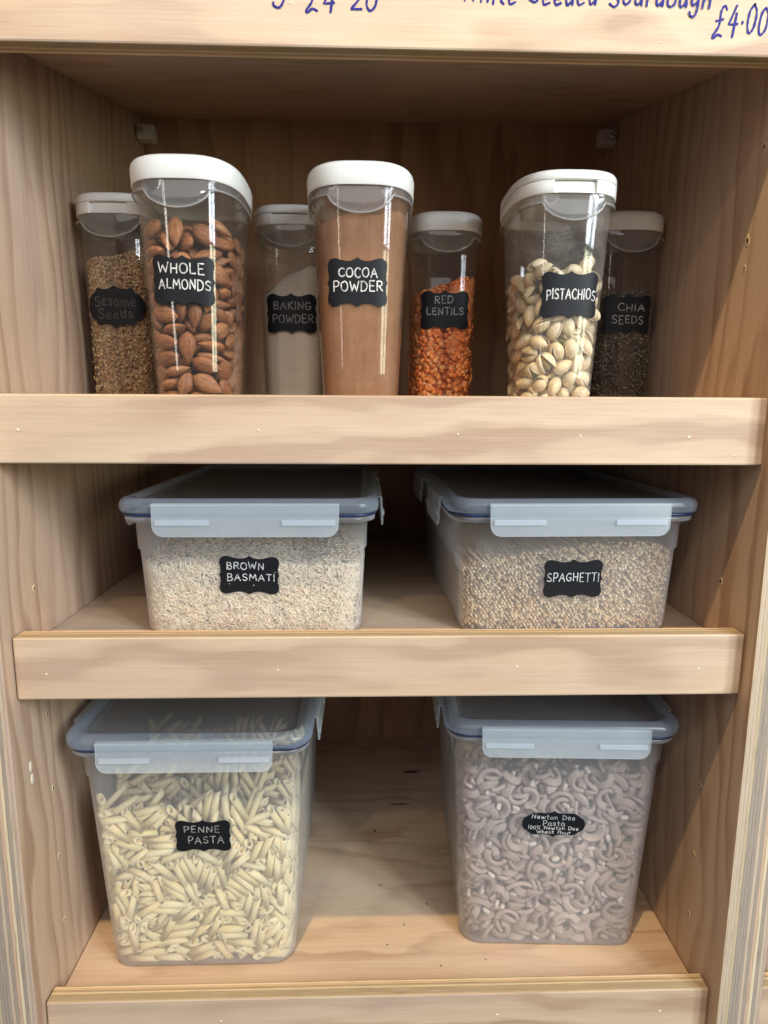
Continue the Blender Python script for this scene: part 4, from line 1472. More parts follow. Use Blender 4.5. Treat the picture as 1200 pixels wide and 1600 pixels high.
DATA['almond'] = [
-196,-140,57,7,-19,-17,97,2,
218,-28,47,6,-34,93,10,2,
-108,1,47,6,-25,96,-8,2,
5,381,50,14,-30,-94,2,1,
-25,-393,45,18,98,-5,-6,1,
104,-306,45,5,-76,64,-5,0,
-151,373,53,21,-95,-17,18,0,
277,165,62,60,45,-24,-61,1,
-216,-38,155,90,38,22,-1,0,
232,-345,65,59,68,40,16,1,
-261,115,50,14,-58,-80,-2,1,
74,40,41,68,-9,5,73,1,
-167,-293,43,6,-98,-16,5,0,
17,-126,43,100,7,4,-5,0,
-104,68,146,93,34,13,-2,1,
178,356,47,39,1,-8,92,0,
-45,-414,209,25,-51,49,67,1,
250,-177,52,1,87,48,12,0,
-184,224,41,1,-14,-99,-7,1,
154,169,43,8,-84,54,0,0,
-295,-220,1383,66,6,-19,73,1,
267,-21,143,80,17,-12,57,1,
-63,152,382,13,53,-3,-84,2,
234,91,141,52,79,2,32,1,
-18,-16,138,27,-92,-27,4,0,
117,-54,129,28,-69,-67,-1,2,
-269,26,112,27,-53,-79,-17,1,
98,322,117,3,-85,52,3,2,
-11,-212,106,10,-79,-59,-13,2,
57,-385,118,28,-1,18,-94,0,
-165,403,186,67,-70,-18,13,1,
214,365,169,56,71,-2,-43,2,
-279,-197,129,35,-57,-50,56,2,
141,-404,217,69,67,24,-12,2,
-1,181,40,8,-69,72,-2,1,
41,423,227,24,37,56,-70,1,
-131,-352,124,100,1,3,4,2,
-43,-2,362,71,-17,17,66,2,
-51,314,121,71,32,-13,-62,2,
275,47,542,50,-46,65,35,0,
-5,-256,186,82,4,-4,56,0,
186,-187,135,20,-94,-27,1,2,
-248,228,128,53,-7,16,-83,2,
245,235,190,9,-84,-38,-38,2,
-89,-107,195,72,12,-11,67,0,
268,-272,173,71,36,55,24,0,
-142,145,99,21,-86,-46,4,1,
71,122,113,1,-82,58,5,2,
-202,-180,173,39,-32,-74,45,1,
-216,-54,1401,8,-68,-72,13,2,
-252,191,226,26,-48,-82,-20,2,
133,24,282,20,30,-62,70,2,
-150,-342,223,99,-13,-9,0,2,
-7,-432,505,48,51,47,-54,2,
-47,352,241,35,-70,62,4,0,
20,429,389,22,-9,74,63,0,
-267,90,275,51,42,-28,70,0,
131,-257,204,53,3,-11,84,1,
-68,190,176,7,94,-33,-2,0,
-4,55,231,89,-39,21,-9,1,
-263,-254,287,58,8,51,63,2,
56,-72,224,33,-87,33,14,1,
-189,310,242,92,37,-7,8,1,
109,282,211,94,2,-9,-34,0,
64,-218,634,66,9,-6,-75,1,
140,-397,364,43,89,12,-10,2,
-190,393,347,63,-71,-9,31,0,
190,399,343,10,31,66,68,1,
21,-173,257,8,-10,7,99,1,
231,-61,209,20,14,26,-93,1,
-114,209,261,32,-2,3,-95,1,
140,134,202,100,-8,-1,0,0,
-85,-266,282,83,-33,-17,-41,0,
110,-54,410,90,-17,15,39,1,
101,421,1397,1,99,-14,-1,2,
285,122,278,42,58,57,39,0,
-248,-42,280,4,-87,36,33,2,
158,-122,273,34,72,-22,-56,0,
-74,332,332,9,-4,97,22,0,
25,195,290,22,-66,-61,37,2,
-105,-393,325,14,98,-4,12,1,
246,-283,329,7,78,-49,39,2,
-14,432,547,34,-40,60,61,2,
282,118,427,1,85,-12,52,0,
-128,-113,282,38,4,9,-92,2,
252,-16,334,37,26,37,-82,1,
-153,50,279,78,-15,56,-23,2,
123,342,313,9,20,69,69,1,
-279,-250,605,38,-36,-81,25,0,
267,-136,254,24,-65,55,46,1,
-192,229,335,100,8,0,6,2,
157,189,284,0,55,84,-2,0,
-175,-414,543,78,-59,16,-16,1,
321,-147,1209,69,35,54,34,1,
-98,332,421,1,95,29,11,0,
259,263,364,62,2,77,-16,0,
29,-118,330,17,-51,82,-19,1,
55,-313,271,7,4,-10,-99,1,
-279,-53,654,53,20,58,-59,0,
292,57,914,27,82,-37,35,1,
-15,-183,393,20,-29,-7,93,0,
78,-254,344,18,-3,-6,-98,0,
-223,198,424,94,17,18,-23,0,
26,43,425,78,-31,38,39,0,
-242,-183,357,50,76,-28,-30,2,
254,-55,418,26,35,36,-82,1,
45,-7,1391,93,10,5,-34,0,
64,284,393,75,19,28,-57,2,
-161,-409,419,83,-50,3,-24,1,
151,-314,428,99,-13,6,5,2,
-296,82,443,76,3,64,-10,1,
160,59,398,49,-25,40,74,1,
-219,-33,379,96,22,17,-5,1,
197,-172,392,7,9,13,99,2,
-243,362,496,72,51,38,28,1,
119,152,390,14,9,-42,-89,0,
-137,-162,374,44,-57,68,-16,1,
147,-32,513,9,9,35,-93,0,
16,313,518,1,91,38,19,0,
155,403,542,19,-94,-11,-27,1,
-264,-83,473,48,-10,21,-84,0,
68,-346,1095,14,80,-53,23,1,
119,401,1288,44,-54,-71,9,1,
191,351,433,60,32,11,-73,1,
-68,-318,395,9,30,95,2,0,
133,-203,486,80,-6,15,57,0,
-166,423,612,7,-24,65,72,1,
268,159,525,21,87,-24,37,1,
-207,-311,451,77,-59,8,-24,2,
8,-74,548,54,-37,58,49,1,
-110,-10,449,33,64,68,-9,1,
128,250,467,3,-23,94,23,2,
-11,-55,726,54,54,-6,-64,0,
269,-196,467,8,70,-70,-13,1,
-186,88,444,33,-16,27,-89,1,
67,437,738,27,-7,81,51,1,
-152,-197,457,66,35,-5,-66,1,
177,-380,520,3,31,-94,10,0,
-223,216,524,74,3,-5,67,1,
104,122,494,31,-13,-11,94,0,
-12,-315,493,7,98,-15,10,0,
66,-436,754,40,56,38,-62,1,
-136,354,510,12,-74,-66,-8,1,
219,300,581,16,-79,-58,-14,2,
-10,-193,524,76,-18,-28,-56,2,
59,-166,1084,39,-27,-31,83,1,
-123,72,517,39,-2,4,-92,2,
-157,252,1418,7,-98,16,11,2,
-251,-185,517,32,-83,44,15,1,
295,-233,566,44,51,-41,-62,1,
-99,287,573,59,9,17,-79,2,
115,-60,647,1,27,67,70,0,
-170,-67,553,13,-99,9,-2,1,
76,-334,578,3,7,-7,-99,0,
-248,300,644,64,-31,61,-36,2,
91,53,582,13,97,-1,19,2,
-139,-277,542,62,-6,5,78,1,
-26,-243,1318,48,22,-1,-85,1,
-278,38,626,52,-32,-69,-39,2,
298,190,653,62,37,64,27,0,
-62,-207,616,69,23,-32,-61,2,
234,-369,631,27,37,-44,-77,0,
-262,-52,880,36,-82,27,35,0,
-104,3,622,75,-59,27,11,2,
-5,-460,1148,36,-35,-58,-64,2,
272,-44,611,35,-65,65,18,2,
-158,438,950,48,-61,38,50,0,
220,30,1279,0,-52,-75,41,0,
-105,-398,644,94,-14,-6,-32,2,
324,19,1198,40,-66,26,-58,0,
34,320,637,87,17,19,-42,0,
270,327,729,66,-29,69,3,0,
-187,-129,620,32,-66,-68,-2,1,
143,-387,707,58,73,-36,5,1,
-297,162,640,69,-3,72,3,2,
158,402,667,8,-90,-16,-41,0,
-277,-293,723,32,46,20,81,1,
143,-149,556,4,0,-95,31,0,
-26,444,844,66,58,-32,36,2,
115,1,749,38,-27,-46,-75,2,
-282,-149,730,1,-80,32,51,0,
-281,-285,1278,47,-11,20,85,1,
-313,117,979,17,66,-13,-72,0,
158,190,613,36,4,-28,89,0,
-6,-332,687,37,42,28,78,1,
274,-85,696,5,-62,-72,-32,1,
-81,-109,1362,22,57,-75,-27,1,
22,161,650,3,94,-34,-8,2,
-137,-281,678,23,89,-34,20,1,
190,-259,647,9,-25,91,-32,1,
33,190,561,99,7,7,6,1,
316,14,810,17,-73,6,-66,1,
-166,-424,757,60,77,-7,-20,0,
180,-428,879,32,-55,47,60,0,
-37,62,645,70,-56,-6,-44,1,
-60,303,742,82,25,15,49,0,
-159,-141,705,36,-20,30,-86,2,
73,-257,735,56,-22,8,80,2,
-73,50,971,71,2,-30,-64,1,
184,282,721,84,41,-20,-30,0,
-54,-413,772,59,-1,67,45,1,
85,-416,977,8,59,17,-78,0,
-139,362,704,58,23,-15,77,0,
172,137,689,13,-92,36,8,0,
-1,-422,923,73,4,67,14,1,
240,-325,752,35,82,43,-10,1,
-176,166,600,35,9,21,-91,0,
7,143,740,64,13,6,75,0,
-39,-147,772,60,51,-16,-60,0,
225,-207,733,24,-15,39,88,2,
-137,44,758,12,83,54,-4,0,
180,437,1122,14,17,69,69,0,
-247,-332,831,23,79,37,-44,1,
114,-114,749,27,-92,10,27,1,
-229,281,777,4,-94,-33,8,2,
236,140,778,34,13,-4,-93,2,
28,-305,848,87,4,-45,-18,0,
35,-135,892,83,-33,17,-42,2,
-173,174,698,13,-76,-64,1,0,
81,62,828,41,74,52,-10,2,
-124,-290,775,65,-2,-22,-73,0,
258,-100,781,25,27,93,7,1,
-177,369,835,98,-8,20,2,0,
-8,167,855,43,-62,-45,48,0,
-92,-381,922,20,-66,-33,64,2,
202,-299,847,8,99,15,2,2,
-284,27,817,65,48,49,-33,1,
45,310,754,22,73,-32,-56,0,
153,255,1318,57,-45,63,-28,1,
281,-125,887,74,20,-9,-64,2,
3,443,1005,25,27,46,-81,0,
134,246,796,16,-87,-46,-7,1,
-178,-401,918,13,-72,-6,68,1,
137,-179,813,29,3,10,-95,1,
-239,129,788,32,-93,-5,18,1,
113,412,887,38,-48,-76,-22,2,
-283,-324,995,31,-45,-61,58,0,
254,-377,1062,59,-68,-15,42,2,
-142,210,830,15,-34,-93,2,0,
324,13,1352,35,71,-35,-51,2,
-267,-199,832,85,4,44,-28,2,
131,-312,965,56,-7,60,57,0,
-111,28,875,90,-24,-20,-31,2,
164,170,853,7,0,99,7,1,
-177,-266,865,23,92,25,-22,1,
282,-277,1318,82,32,15,45,2,
-22,323,909,80,-24,-54,7,2,
164,65,1381,21,-66,71,-8,2,
-138,-133,826,34,-40,85,-2,0,
0,-398,1310,10,42,67,61,2,
-263,262,1259,16,79,-55,-22,0,
256,310,883,18,48,76,39,2,
-124,-406,1299,9,77,-40,-48,0,
186,-20,835,21,39,-89,-9,1,
-278,340,978,1,-61,31,73,0,
-249,-391,1394,23,29,79,49,2,
-280,-110,990,31,34,0,89,2,
140,-159,925,80,-25,30,-46,2,
-163,329,938,25,-8,51,-82,0,
1,124,1358,22,-96,-15,5,0,
60,24,1297,9,86,50,2,2,
93,-309,1332,26,-65,-57,44,0,
-117,193,911,82,9,22,-52,1,
304,144,992,63,14,76,9,2,
-40,-253,882,23,-71,51,-43,1,
315,-104,1040,71,-12,66,-23,0,
-231,374,1363,5,54,49,68,1,
27,5,989,47,-53,-46,53,2,
-165,-437,1104,58,78,-3,-22,2,
261,-264,936,10,70,70,9,0,
-208,79,922,23,78,-55,20,0,
57,236,917,25,-66,-42,58,2,
-118,-88,945,23,-92,30,-14,1,
270,21,1049,49,-80,33,12,1,
10,462,1207,46,-38,52,61,2,
161,-9,966,58,-66,32,35,1,
-157,-258,956,48,-19,-15,-84,2,
-3,-253,986,56,3,0,-83,2,
-269,220,929,56,52,35,-53,0,
153,373,965,28,-94,-19,4,0,
132,-199,1378,9,90,-43,-4,0,
215,-120,982,11,50,-83,-20,1,
-162,135,998,5,93,36,-9,0,
-144,446,1360,22,-29,44,82,2,
-287,-219,1074,34,76,4,-56,0,
234,-243,1016,9,4,-1,-100,1,
-300,132,1167,4,79,-30,-53,0,
220,378,1325,13,-71,-63,-30,1,
-251,7,1037,57,-80,19,-1,1,
232,-52,1136,54,-3,84,7,2,
-82,-1,1067,93,-16,1,-33,1,
145,88,942,14,14,82,-53,2,
-66,-370,1076,54,79,14,-27,0,
130,-114,1060,46,-21,-34,79,0,
-147,120,1321,10,-82,7,56,0,
88,359,1150,50,18,33,-78,1,
-114,-124,1024,18,-96,-21,-7,0,
243,-118,1317,45,-19,46,74,2,
-56,397,1070,17,-94,-26,-18,1,
65,10,1122,1,19,85,-49,0,
-121,-252,1047,99,3,2,14,1,
253,-248,1101,37,13,2,-92,0,
-281,284,1134,50,46,-27,-68,0,
178,234,934,47,-29,9,83,2,
-294,89,1328,80,-6,47,36,2,
176,-415,1202,32,6,25,-91,2,
-176,417,1238,5,17,-21,-96,2,
292,284,1094,35,58,-5,-73,1,
-288,-75,1096,81,8,23,-53,1,
-80,-350,1215,20,-59,78,-2,1,
-25,144,1028,57,-41,11,70,1,
138,112,1048,40,92,2,5,1,
-113,-265,1138,93,-1,35,-9,1,
-7,-65,1175,72,-47,42,30,0,
-72,256,1018,98,-21,1,-5,0,
260,323,999,87,9,19,-44,1,
-44,-152,1109,17,44,85,24,1,
-50,-465,1363,51,53,34,-58,0,
-20,255,1130,57,-42,50,-49,2,
73,357,1057,22,-73,-63,-18,1,
-325,-33,1233,48,50,-45,-56,0,
133,52,1205,15,82,53,-13,1,
-175,152,1088,6,22,97,-13,2,
150,263,1062,40,-83,-38,3,2,
-236,-372,1226,31,2,10,95,0,
94,-144,1232,21,51,-18,-81,2,
-190,296,1081,27,12,0,-96,1,
253,374,1233,39,-81,42,-8,1,
-231,30,1171,43,-30,-83,20,0,
190,-441,1329,62,-71,10,31,2,
-135,-89,1180,6,-77,-52,37,0,
224,137,1116,68,-25,-20,-66,1,
-156,-11,1292,5,-19,84,51,2,
264,-343,1416,89,14,26,34,2,
-240,211,1336,4,-83,51,23,0,
198,271,1161,84,12,49,-22,1,
-183,-168,1103,60,3,-7,-80,1,
187,-242,1255,9,-50,85,-12,0,
-150,236,1171,48,12,19,85,2,
76,135,1127,91,-16,11,37,1,
-3,-189,1237,1,92,4,40,0,
24,-293,1157,1,-97,-26,0,1,
-131,410,1147,96,-25,-8,-5,2,
81,257,1183,75,52,25,33,1,
-263,-308,1143,32,20,-41,83,1,
-165,-242,1345,62,24,-59,46,2,
-83,289,1337,72,0,-1,-69,2,
301,204,1178,49,-64,59,-6,1,
-244,-164,1202,49,-60,43,-47,2,
246,157,1327,24,12,44,-86,2,
-89,249,1252,3,99,9,-9,0,
52,267,1357,27,82,-35,-36,0,
-278,-116,1321,78,3,-7,62,2,
173,-135,1174,57,-7,-30,76,1,
-7,354,1243,40,3,43,81,1,
-52,75,1207,23,65,-32,-65,2,
-21,-269,1409,84,7,-1,-54,2,
224,-299,1170,20,-97,-10,-11,0,
284,265,1333,78,35,23,-46,0,
223,186,1234,60,6,-23,77,1,
-132,-131,1298,39,23,3,89,1,
59,-343,1222,76,3,33,-56,1,
-153,60,1199,89,-15,41,-13,1,
88,165,1230,87,34,36,0,0,
]

DATA['pistachio'] = [
2,-105,58,98,-13,5,17,2,
160,-25,67,92,35,-16,3,0,
-14,400,146,27,-78,22,52,0,
26,166,61,11,-82,-56,4,1,
-145,-386,86,63,58,-45,27,0,
138,-383,58,38,90,16,-13,0,
-250,-45,58,61,67,41,11,1,
263,192,65,82,26,-25,-45,0,
-108,19,58,96,14,13,-18,1,
241,-292,59,73,2,11,-67,1,
-242,83,58,14,96,18,-18,1,
273,30,60,58,-50,58,-26,0,
-263,-217,59,56,-37,49,-55,0,
267,-132,63,76,28,-25,-54,1,
-272,0,171,44,-13,74,50,0,
-13,285,59,31,34,-51,-72,1,
-30,-384,60,33,-27,3,91,0,
5,-271,60,12,-93,36,-2,1,
-90,389,58,10,-98,1,18,0,
157,106,58,13,97,16,-8,1,
-137,-241,59,58,70,36,19,1,
278,-18,181,37,75,11,54,2,
-210,311,59,11,-96,1,26,1,
133,244,62,28,-75,57,17,0,
-155,-120,70,45,29,-72,-44,2,
116,-221,59,44,-42,-45,65,1,
-113,147,62,88,34,-12,-32,2,
118,381,58,73,62,0,-28,2,
-42,-405,219,41,-41,69,42,0,
212,-351,159,36,-88,-22,21,1,
-147,391,190,76,-56,-34,-1,2,
229,324,120,12,-94,30,8,2,
-238,-298,148,25,-54,-74,30,2,
-79,-307,153,84,45,14,-26,1,
-106,289,136,54,68,11,49,1,
2,263,179,52,44,2,-73,2,
8,7,102,39,13,-76,-50,2,
83,-56,174,32,58,39,-64,2,
-262,202,125,45,-5,-86,24,0,
264,105,192,6,-57,-2,82,0,
-114,-182,165,49,-79,31,20,2,
49,-176,146,54,63,54,14,2,
10,23,242,79,-55,-16,21,2,
234,218,184,97,-15,-17,-5,0,
-118,-31,168,89,-40,-10,18,0,
266,-199,167,0,-77,-61,18,1,
-64,88,155,20,19,-55,-79,2,
109,394,188,61,67,41,-11,1,
-28,-104,198,37,-63,8,68,2,
163,-133,127,25,-61,14,74,2,
-272,115,206,52,-27,80,10,2,
132,54,176,6,-11,-93,-34,2,
-165,-365,242,3,-58,-76,30,2,
60,-323,154,23,80,55,-4,0,
-243,293,201,53,2,69,49,0,
95,169,156,74,-58,21,26,0,
-142,-94,276,23,32,-33,-86,1,
147,-252,199,6,71,36,-60,0,
-159,153,178,9,-60,78,16,1,
54,45,355,57,6,65,50,2,
75,-405,522,54,-47,33,61,1,
282,17,329,44,63,-20,-61,1,
-102,300,258,70,53,30,38,0,
225,337,242,91,-8,18,-36,1,
-262,-146,173,39,-20,18,-88,2,
91,-375,274,4,-68,-60,41,0,
-6,395,295,68,45,20,-54,1,
265,209,299,8,-68,72,-1,1,
-14,-265,244,1,46,82,-35,1,
97,-161,261,97,-20,10,8,1,
-279,51,335,32,37,-56,-67,0,
169,14,284,30,-89,-26,21,0,
-265,-238,260,41,18,36,82,1,
222,-94,256,27,-22,31,88,2,
-23,172,257,1,-100,8,-5,0,
240,326,376,89,-21,-13,-39,2,
-265,-100,284,82,15,-2,-55,0,
223,-341,279,84,27,43,20,0,
-145,397,318,76,-57,-30,-1,2,
120,269,231,10,-83,-32,44,1,
-205,-328,349,43,-82,-12,36,2,
77,-286,350,35,-46,19,-80,2,
-140,409,606,21,-68,-13,69,0,
271,70,473,42,-31,61,59,2,
-4,-80,338,63,-55,41,-36,1,
243,-220,292,27,-10,55,78,2,
-140,56,247,95,29,8,4,1,
107,375,333,40,-40,25,-79,0,
-114,-209,295,3,99,14,-1,1,
122,-105,363,17,0,-81,-56,2,
-175,175,303,40,-84,35,-9,0,
10,282,318,81,49,31,11,1,
14,-408,378,72,-62,-30,-10,1,
13,1,576,17,-5,93,33,0,
-251,298,342,25,-48,75,38,0,
268,169,408,10,-61,72,33,1,
47,-96,466,81,-34,16,46,1,
149,-384,403,61,13,71,33,0,
-169,4,359,42,-8,90,-11,1,
156,138,264,36,-91,-12,20,0,
-207,-103,387,31,-12,-47,82,0,
237,-300,402,47,-15,67,55,0,
-39,402,435,48,-4,76,-43,0,
65,85,480,44,6,51,74,2,
-77,-319,345,26,-32,90,-14,1,
22,-294,463,8,-15,18,97,0,
-68,100,343,58,-24,-51,59,2,
155,230,357,69,51,-10,-51,1,
-132,-402,412,86,7,47,-19,2,
-41,-401,497,64,50,58,-4,1,
-273,-252,585,16,-47,-40,77,1,
162,114,414,18,-85,-12,-48,1,
-20,5,454,88,32,-36,-3,2,
279,-107,386,47,56,-32,-59,1,
-275,188,394,56,-7,73,-37,0,
-21,422,621,27,-63,24,69,1,
-273,-204,373,43,-37,-14,81,0,
164,-7,433,10,22,-73,64,0,
40,130,593,16,41,-87,19,1,
250,318,497,50,50,43,56,0,
-281,-130,476,54,35,70,30,1,
206,-380,532,41,-75,18,48,1,
-164,393,446,2,55,-20,-81,1,
138,403,444,20,0,74,64,0,
13,-191,394,94,30,17,5,0,
278,-183,485,78,27,29,49,1,
-123,270,378,49,-50,59,-40,1,
46,170,356,61,-67,14,39,2,
-254,-301,480,45,-1,-10,89,1,
265,314,1066,29,51,-4,81,1,
-258,1,448,45,-85,26,-5,2,
52,322,448,71,-8,-44,55,0,
-138,-229,414,71,52,40,27,1,
163,-206,409,71,61,34,-14,1,
-45,213,454,46,-15,86,-16,1,
91,414,582,17,-70,-33,-61,1,
-83,-105,439,40,-65,45,45,0,
70,-29,1023,56,-61,13,54,1,
-237,336,529,63,8,66,-40,0,
101,201,480,17,-2,-8,-98,0,
-92,-292,517,33,89,31,7,1,
276,-53,518,59,5,71,37,1,
-74,330,543,58,-51,-59,-24,2,
211,378,593,29,-44,-17,84,2,
63,-422,1111,79,47,30,25,1,
294,-219,1044,39,74,18,51,2,
-175,122,416,29,26,-59,-70,2,
134,433,1102,24,-59,3,77,1,
-167,-176,528,58,53,44,43,1,
9,-313,589,1,97,0,-26,2,
-156,228,499,76,47,-42,-14,0,
253,177,538,5,27,3,-96,1,
-53,-189,573,25,-62,43,-61,0,
178,-111,487,85,32,30,-30,2,
-250,131,508,81,-55,-13,14,2,
38,295,564,50,-39,-19,75,1,
-186,-393,571,54,77,-15,-31,1,
167,-400,1167,2,-56,-72,41,2,
-259,-47,563,3,21,49,85,0,
31,-87,669,33,-92,-11,-17,2,
-73,-167,706,77,43,-46,8,0,
253,-296,610,45,29,-84,-7,0,
-152,26,501,20,46,85,15,2,
-56,300,670,1,88,-31,-36,2,
-100,-331,1095,20,-8,90,37,2,
168,-35,606,51,-78,5,37,0,
76,203,1114,11,25,94,-22,0,
288,54,618,75,32,19,55,2,
-102,-61,606,25,90,28,21,0,
282,-215,694,29,-76,-20,54,0,
-77,115,511,6,-15,-62,77,0,
161,262,579,53,33,67,41,1,
-227,377,826,41,73,54,7,1,
163,-271,529,61,-75,24,12,2,
-263,59,607,50,79,11,-33,0,
36,429,761,39,70,45,-40,1,
-72,-419,656,43,-72,2,-55,0,
68,-174,576,47,8,27,-84,2,
-172,266,632,31,-43,-22,-82,2,
155,79,581,20,-14,-23,-94,0,
-288,103,738,5,54,75,-38,1,
44,-425,692,36,-68,46,44,0,
-107,60,614,6,100,-8,0,0,
281,232,665,78,28,-50,-27,1,
195,-404,903,60,80,4,10,1,
229,-166,595,9,99,13,2,1,
-240,349,684,51,-16,84,-12,2,
201,9,720,41,-76,42,29,1,
-169,89,804,43,-6,-88,-21,1,
132,-319,645,8,-92,-38,-2,1,
-63,76,857,13,66,-38,-63,1,
6,333,1125,37,59,-30,-65,0,
-181,-402,708,10,88,-44,16,0,
150,-143,694,13,37,-48,-79,1,
-275,229,569,16,65,46,-58,0,
78,44,691,38,-65,-31,58,2,
-142,-285,633,62,32,-37,-62,2,
32,-226,676,36,-12,35,85,1,
-92,182,983,80,42,36,24,0,
79,337,672,95,8,29,-6,1,
-57,-320,721,4,5,92,-38,0,
158,-411,741,25,-31,-20,-90,0,
-88,427,989,97,11,21,-4,0,
192,125,684,0,4,-100,3,1,
-291,-43,684,45,-33,82,11,1,
289,-95,691,74,-37,-34,-45,0,
-87,180,611,4,19,-57,-80,0,
73,431,910,34,37,81,-31,0,
-216,-151,633,99,2,3,-13,2,
-56,-438,1053,51,-2,-84,-19,0,
-280,249,737,62,-26,-69,27,0,
36,186,695,8,72,-69,0,1,
-185,-100,1034,26,-58,-77,6,1,
-21,-67,777,37,-92,4,-6,2,
-200,149,673,10,21,23,-95,2,
24,49,1130,21,-64,-57,47,0,
-302,-56,1084,60,-20,-40,66,2,
281,-36,796,45,-18,58,-66,0,
-205,-310,1177,15,-4,67,-73,2,
161,411,715,14,28,89,33,0,
-60,-154,854,21,67,-19,-69,1,
154,-280,755,61,-8,-19,-77,0,
-105,419,746,87,-36,10,33,0,
41,31,819,33,-38,-28,82,2,
-255,-325,786,68,-25,56,39,2,
-53,-427,798,15,-93,11,-31,1,
-160,279,774,19,-73,-64,-15,0,
-46,317,802,58,-41,-35,61,1,
-165,-2,708,24,-24,-60,73,2,
186,-414,1020,8,-96,-15,21,0,
-243,374,1095,33,-1,85,-41,1,
173,237,719,63,73,-27,4,1,
-174,-412,849,7,53,20,-82,1,
188,89,978,41,3,24,-88,1,
-37,72,708,63,-50,9,59,2,
260,311,780,22,54,75,32,0,
-283,-223,721,37,56,-23,-71,2,
285,-159,818,90,-6,1,42,0,
-71,181,753,20,52,62,-55,2,
78,303,798,77,8,-11,62,2,
-294,-96,807,59,-4,78,-21,0,
259,-329,798,61,-68,-13,39,2,
-277,167,840,71,-43,33,-46,1,
282,114,782,53,-30,56,-56,1,
-141,-244,763,79,-57,-22,-2,2,
57,-167,784,7,-13,-40,91,2,
-90,426,1116,70,50,48,19,2,
195,-173,1090,53,51,40,-54,0,
-177,-129,762,88,-30,-22,-30,2,
65,-390,839,60,-8,-28,-75,0,
-288,37,864,30,29,91,1,2,
114,121,778,71,16,-17,-66,0,
-288,-201,872,3,50,62,60,1,
161,-83,816,36,32,87,13,0,
-83,427,868,5,-5,79,61,2,
166,22,877,28,1,-95,-10,2,
-149,-25,836,85,51,-3,15,2,
274,-288,910,33,75,54,-21,0,
-131,206,866,18,80,57,-2,0,
172,382,835,4,-71,69,15,2,
-153,-279,878,21,30,60,72,0,
7,-266,825,92,39,9,-4,1,
-231,375,973,5,53,-66,52,2,
200,191,848,64,44,-54,-32,1,
-179,-148,883,15,80,-37,-44,0,
293,-61,935,78,46,-33,25,1,
-43,173,1093,91,-13,34,-21,2,
16,207,875,18,-97,-4,17,2,
-43,-370,910,45,-66,-44,42,0,
-24,-23,914,40,28,33,-81,0,
-228,117,941,3,23,94,-23,2,
261,333,924,71,43,-30,47,1,
-132,9,952,56,63,46,28,1,
213,-170,927,12,14,97,-14,2,
-141,308,925,36,14,-46,-80,1,
0,315,936,68,-11,-53,-50,2,
-242,-314,949,15,92,22,29,2,
143,-252,870,32,-91,27,6,0,
-285,256,945,17,45,-80,36,0,
291,182,1065,2,-88,-42,23,0,
-49,-107,996,17,6,86,48,1,
60,-114,894,37,32,-43,-76,0,
36,201,995,24,25,-66,-67,2,
70,89,1016,28,43,8,-86,0,
-177,-423,1117,37,-86,22,-27,1,
62,-405,958,46,-56,-30,62,0,
-154,-221,1095,48,-61,62,13,1,
125,279,914,24,74,-62,-7,1,
-273,-66,962,77,-56,-29,12,2,
17,-246,946,59,-46,49,-45,1,
-76,-46,1095,87,47,-10,-15,2,
299,59,918,73,38,-56,-13,0,
-108,-208,968,64,-2,21,74,0,
158,-291,984,34,-78,-53,-4,0,
-71,291,1041,42,76,-37,-32,1,
83,113,900,24,6,-25,-94,0,
45,-308,1041,69,-58,-22,38,2,
180,-41,981,13,49,-4,-86,1,
-270,164,1045,17,-95,26,8,0,
304,30,1061,61,56,-56,1,1,
-142,-372,988,79,-41,-8,45,0,
194,74,1122,95,15,-4,-28,0,
115,-261,1125,22,82,21,-49,2,
291,187,948,16,-86,39,-29,2,
158,-49,1120,32,84,-20,-39,2,
112,-168,994,63,-21,44,-61,2,
-298,51,1023,6,75,16,63,1,
31,419,1038,71,53,-9,-46,1,
-287,-186,1002,37,13,-39,83,1,
71,-147,1117,75,-7,51,-42,1,
-47,68,1017,49,-62,26,55,1,
184,230,1009,42,-69,-6,59,1,
-253,-293,1064,15,-90,-27,30,0,
281,-99,1054,33,60,4,-72,0,
-193,264,1031,26,-91,19,24,1,
182,381,999,30,-24,80,-47,1,
-31,-212,1070,72,24,31,-57,0,
239,-332,1086,76,-49,41,-11,2,
-183,54,1054,37,-40,83,-3,1,
104,311,1066,34,0,94,-5,0,
]

# ------------------------------------------------------------------ shape helpers
W = .31                      # half of the inner width of the bay
S0, TH = .0145, .0176        # front of the lips behind the uprights' front, ply thickness
Z1, Z2 = .552, .3529         # upper shelf and middle shelf tops (bottom shelf top is z = 0)

def board(name, x0, x1, y0, y1, z0, z1, faces, parent, bev=.0008):
    """faces: dict of '-x +x -y +y -z +z' -> material; local origin at the board's centre"""
    c = Vector(((x0+x1)/2, (y0+y1)/2, (z0+z1)/2)); bm = bmesh.new()
    bmesh.ops.create_cube(bm, size=1); bmesh.ops.scale(bm, verts=bm.verts, vec=(x1-x0, y1-y0, z1-z0))
    ml = []
    for f in bm.faces:
        n = f.normal; i = max(range(3), key=lambda k: abs(n[k])); key = ('+' if n[i] > 0 else '-')+'xyz'[i]
        m = faces.get(key, faces['*'])
        if m not in ml: ml.append(m)
        f.material_index = ml.index(m)
    if bev: bmesh.ops.bevel(bm, geom=list(bm.edges), offset=bev, segments=2, affect='EDGES', profile=.5, material=-1)
    me = bpy.data.meshes.new(name); bm.to_mesh(me); bm.free()
    for m in ml: me.materials.append(M[m])
    return obj(name, me, parent, c)

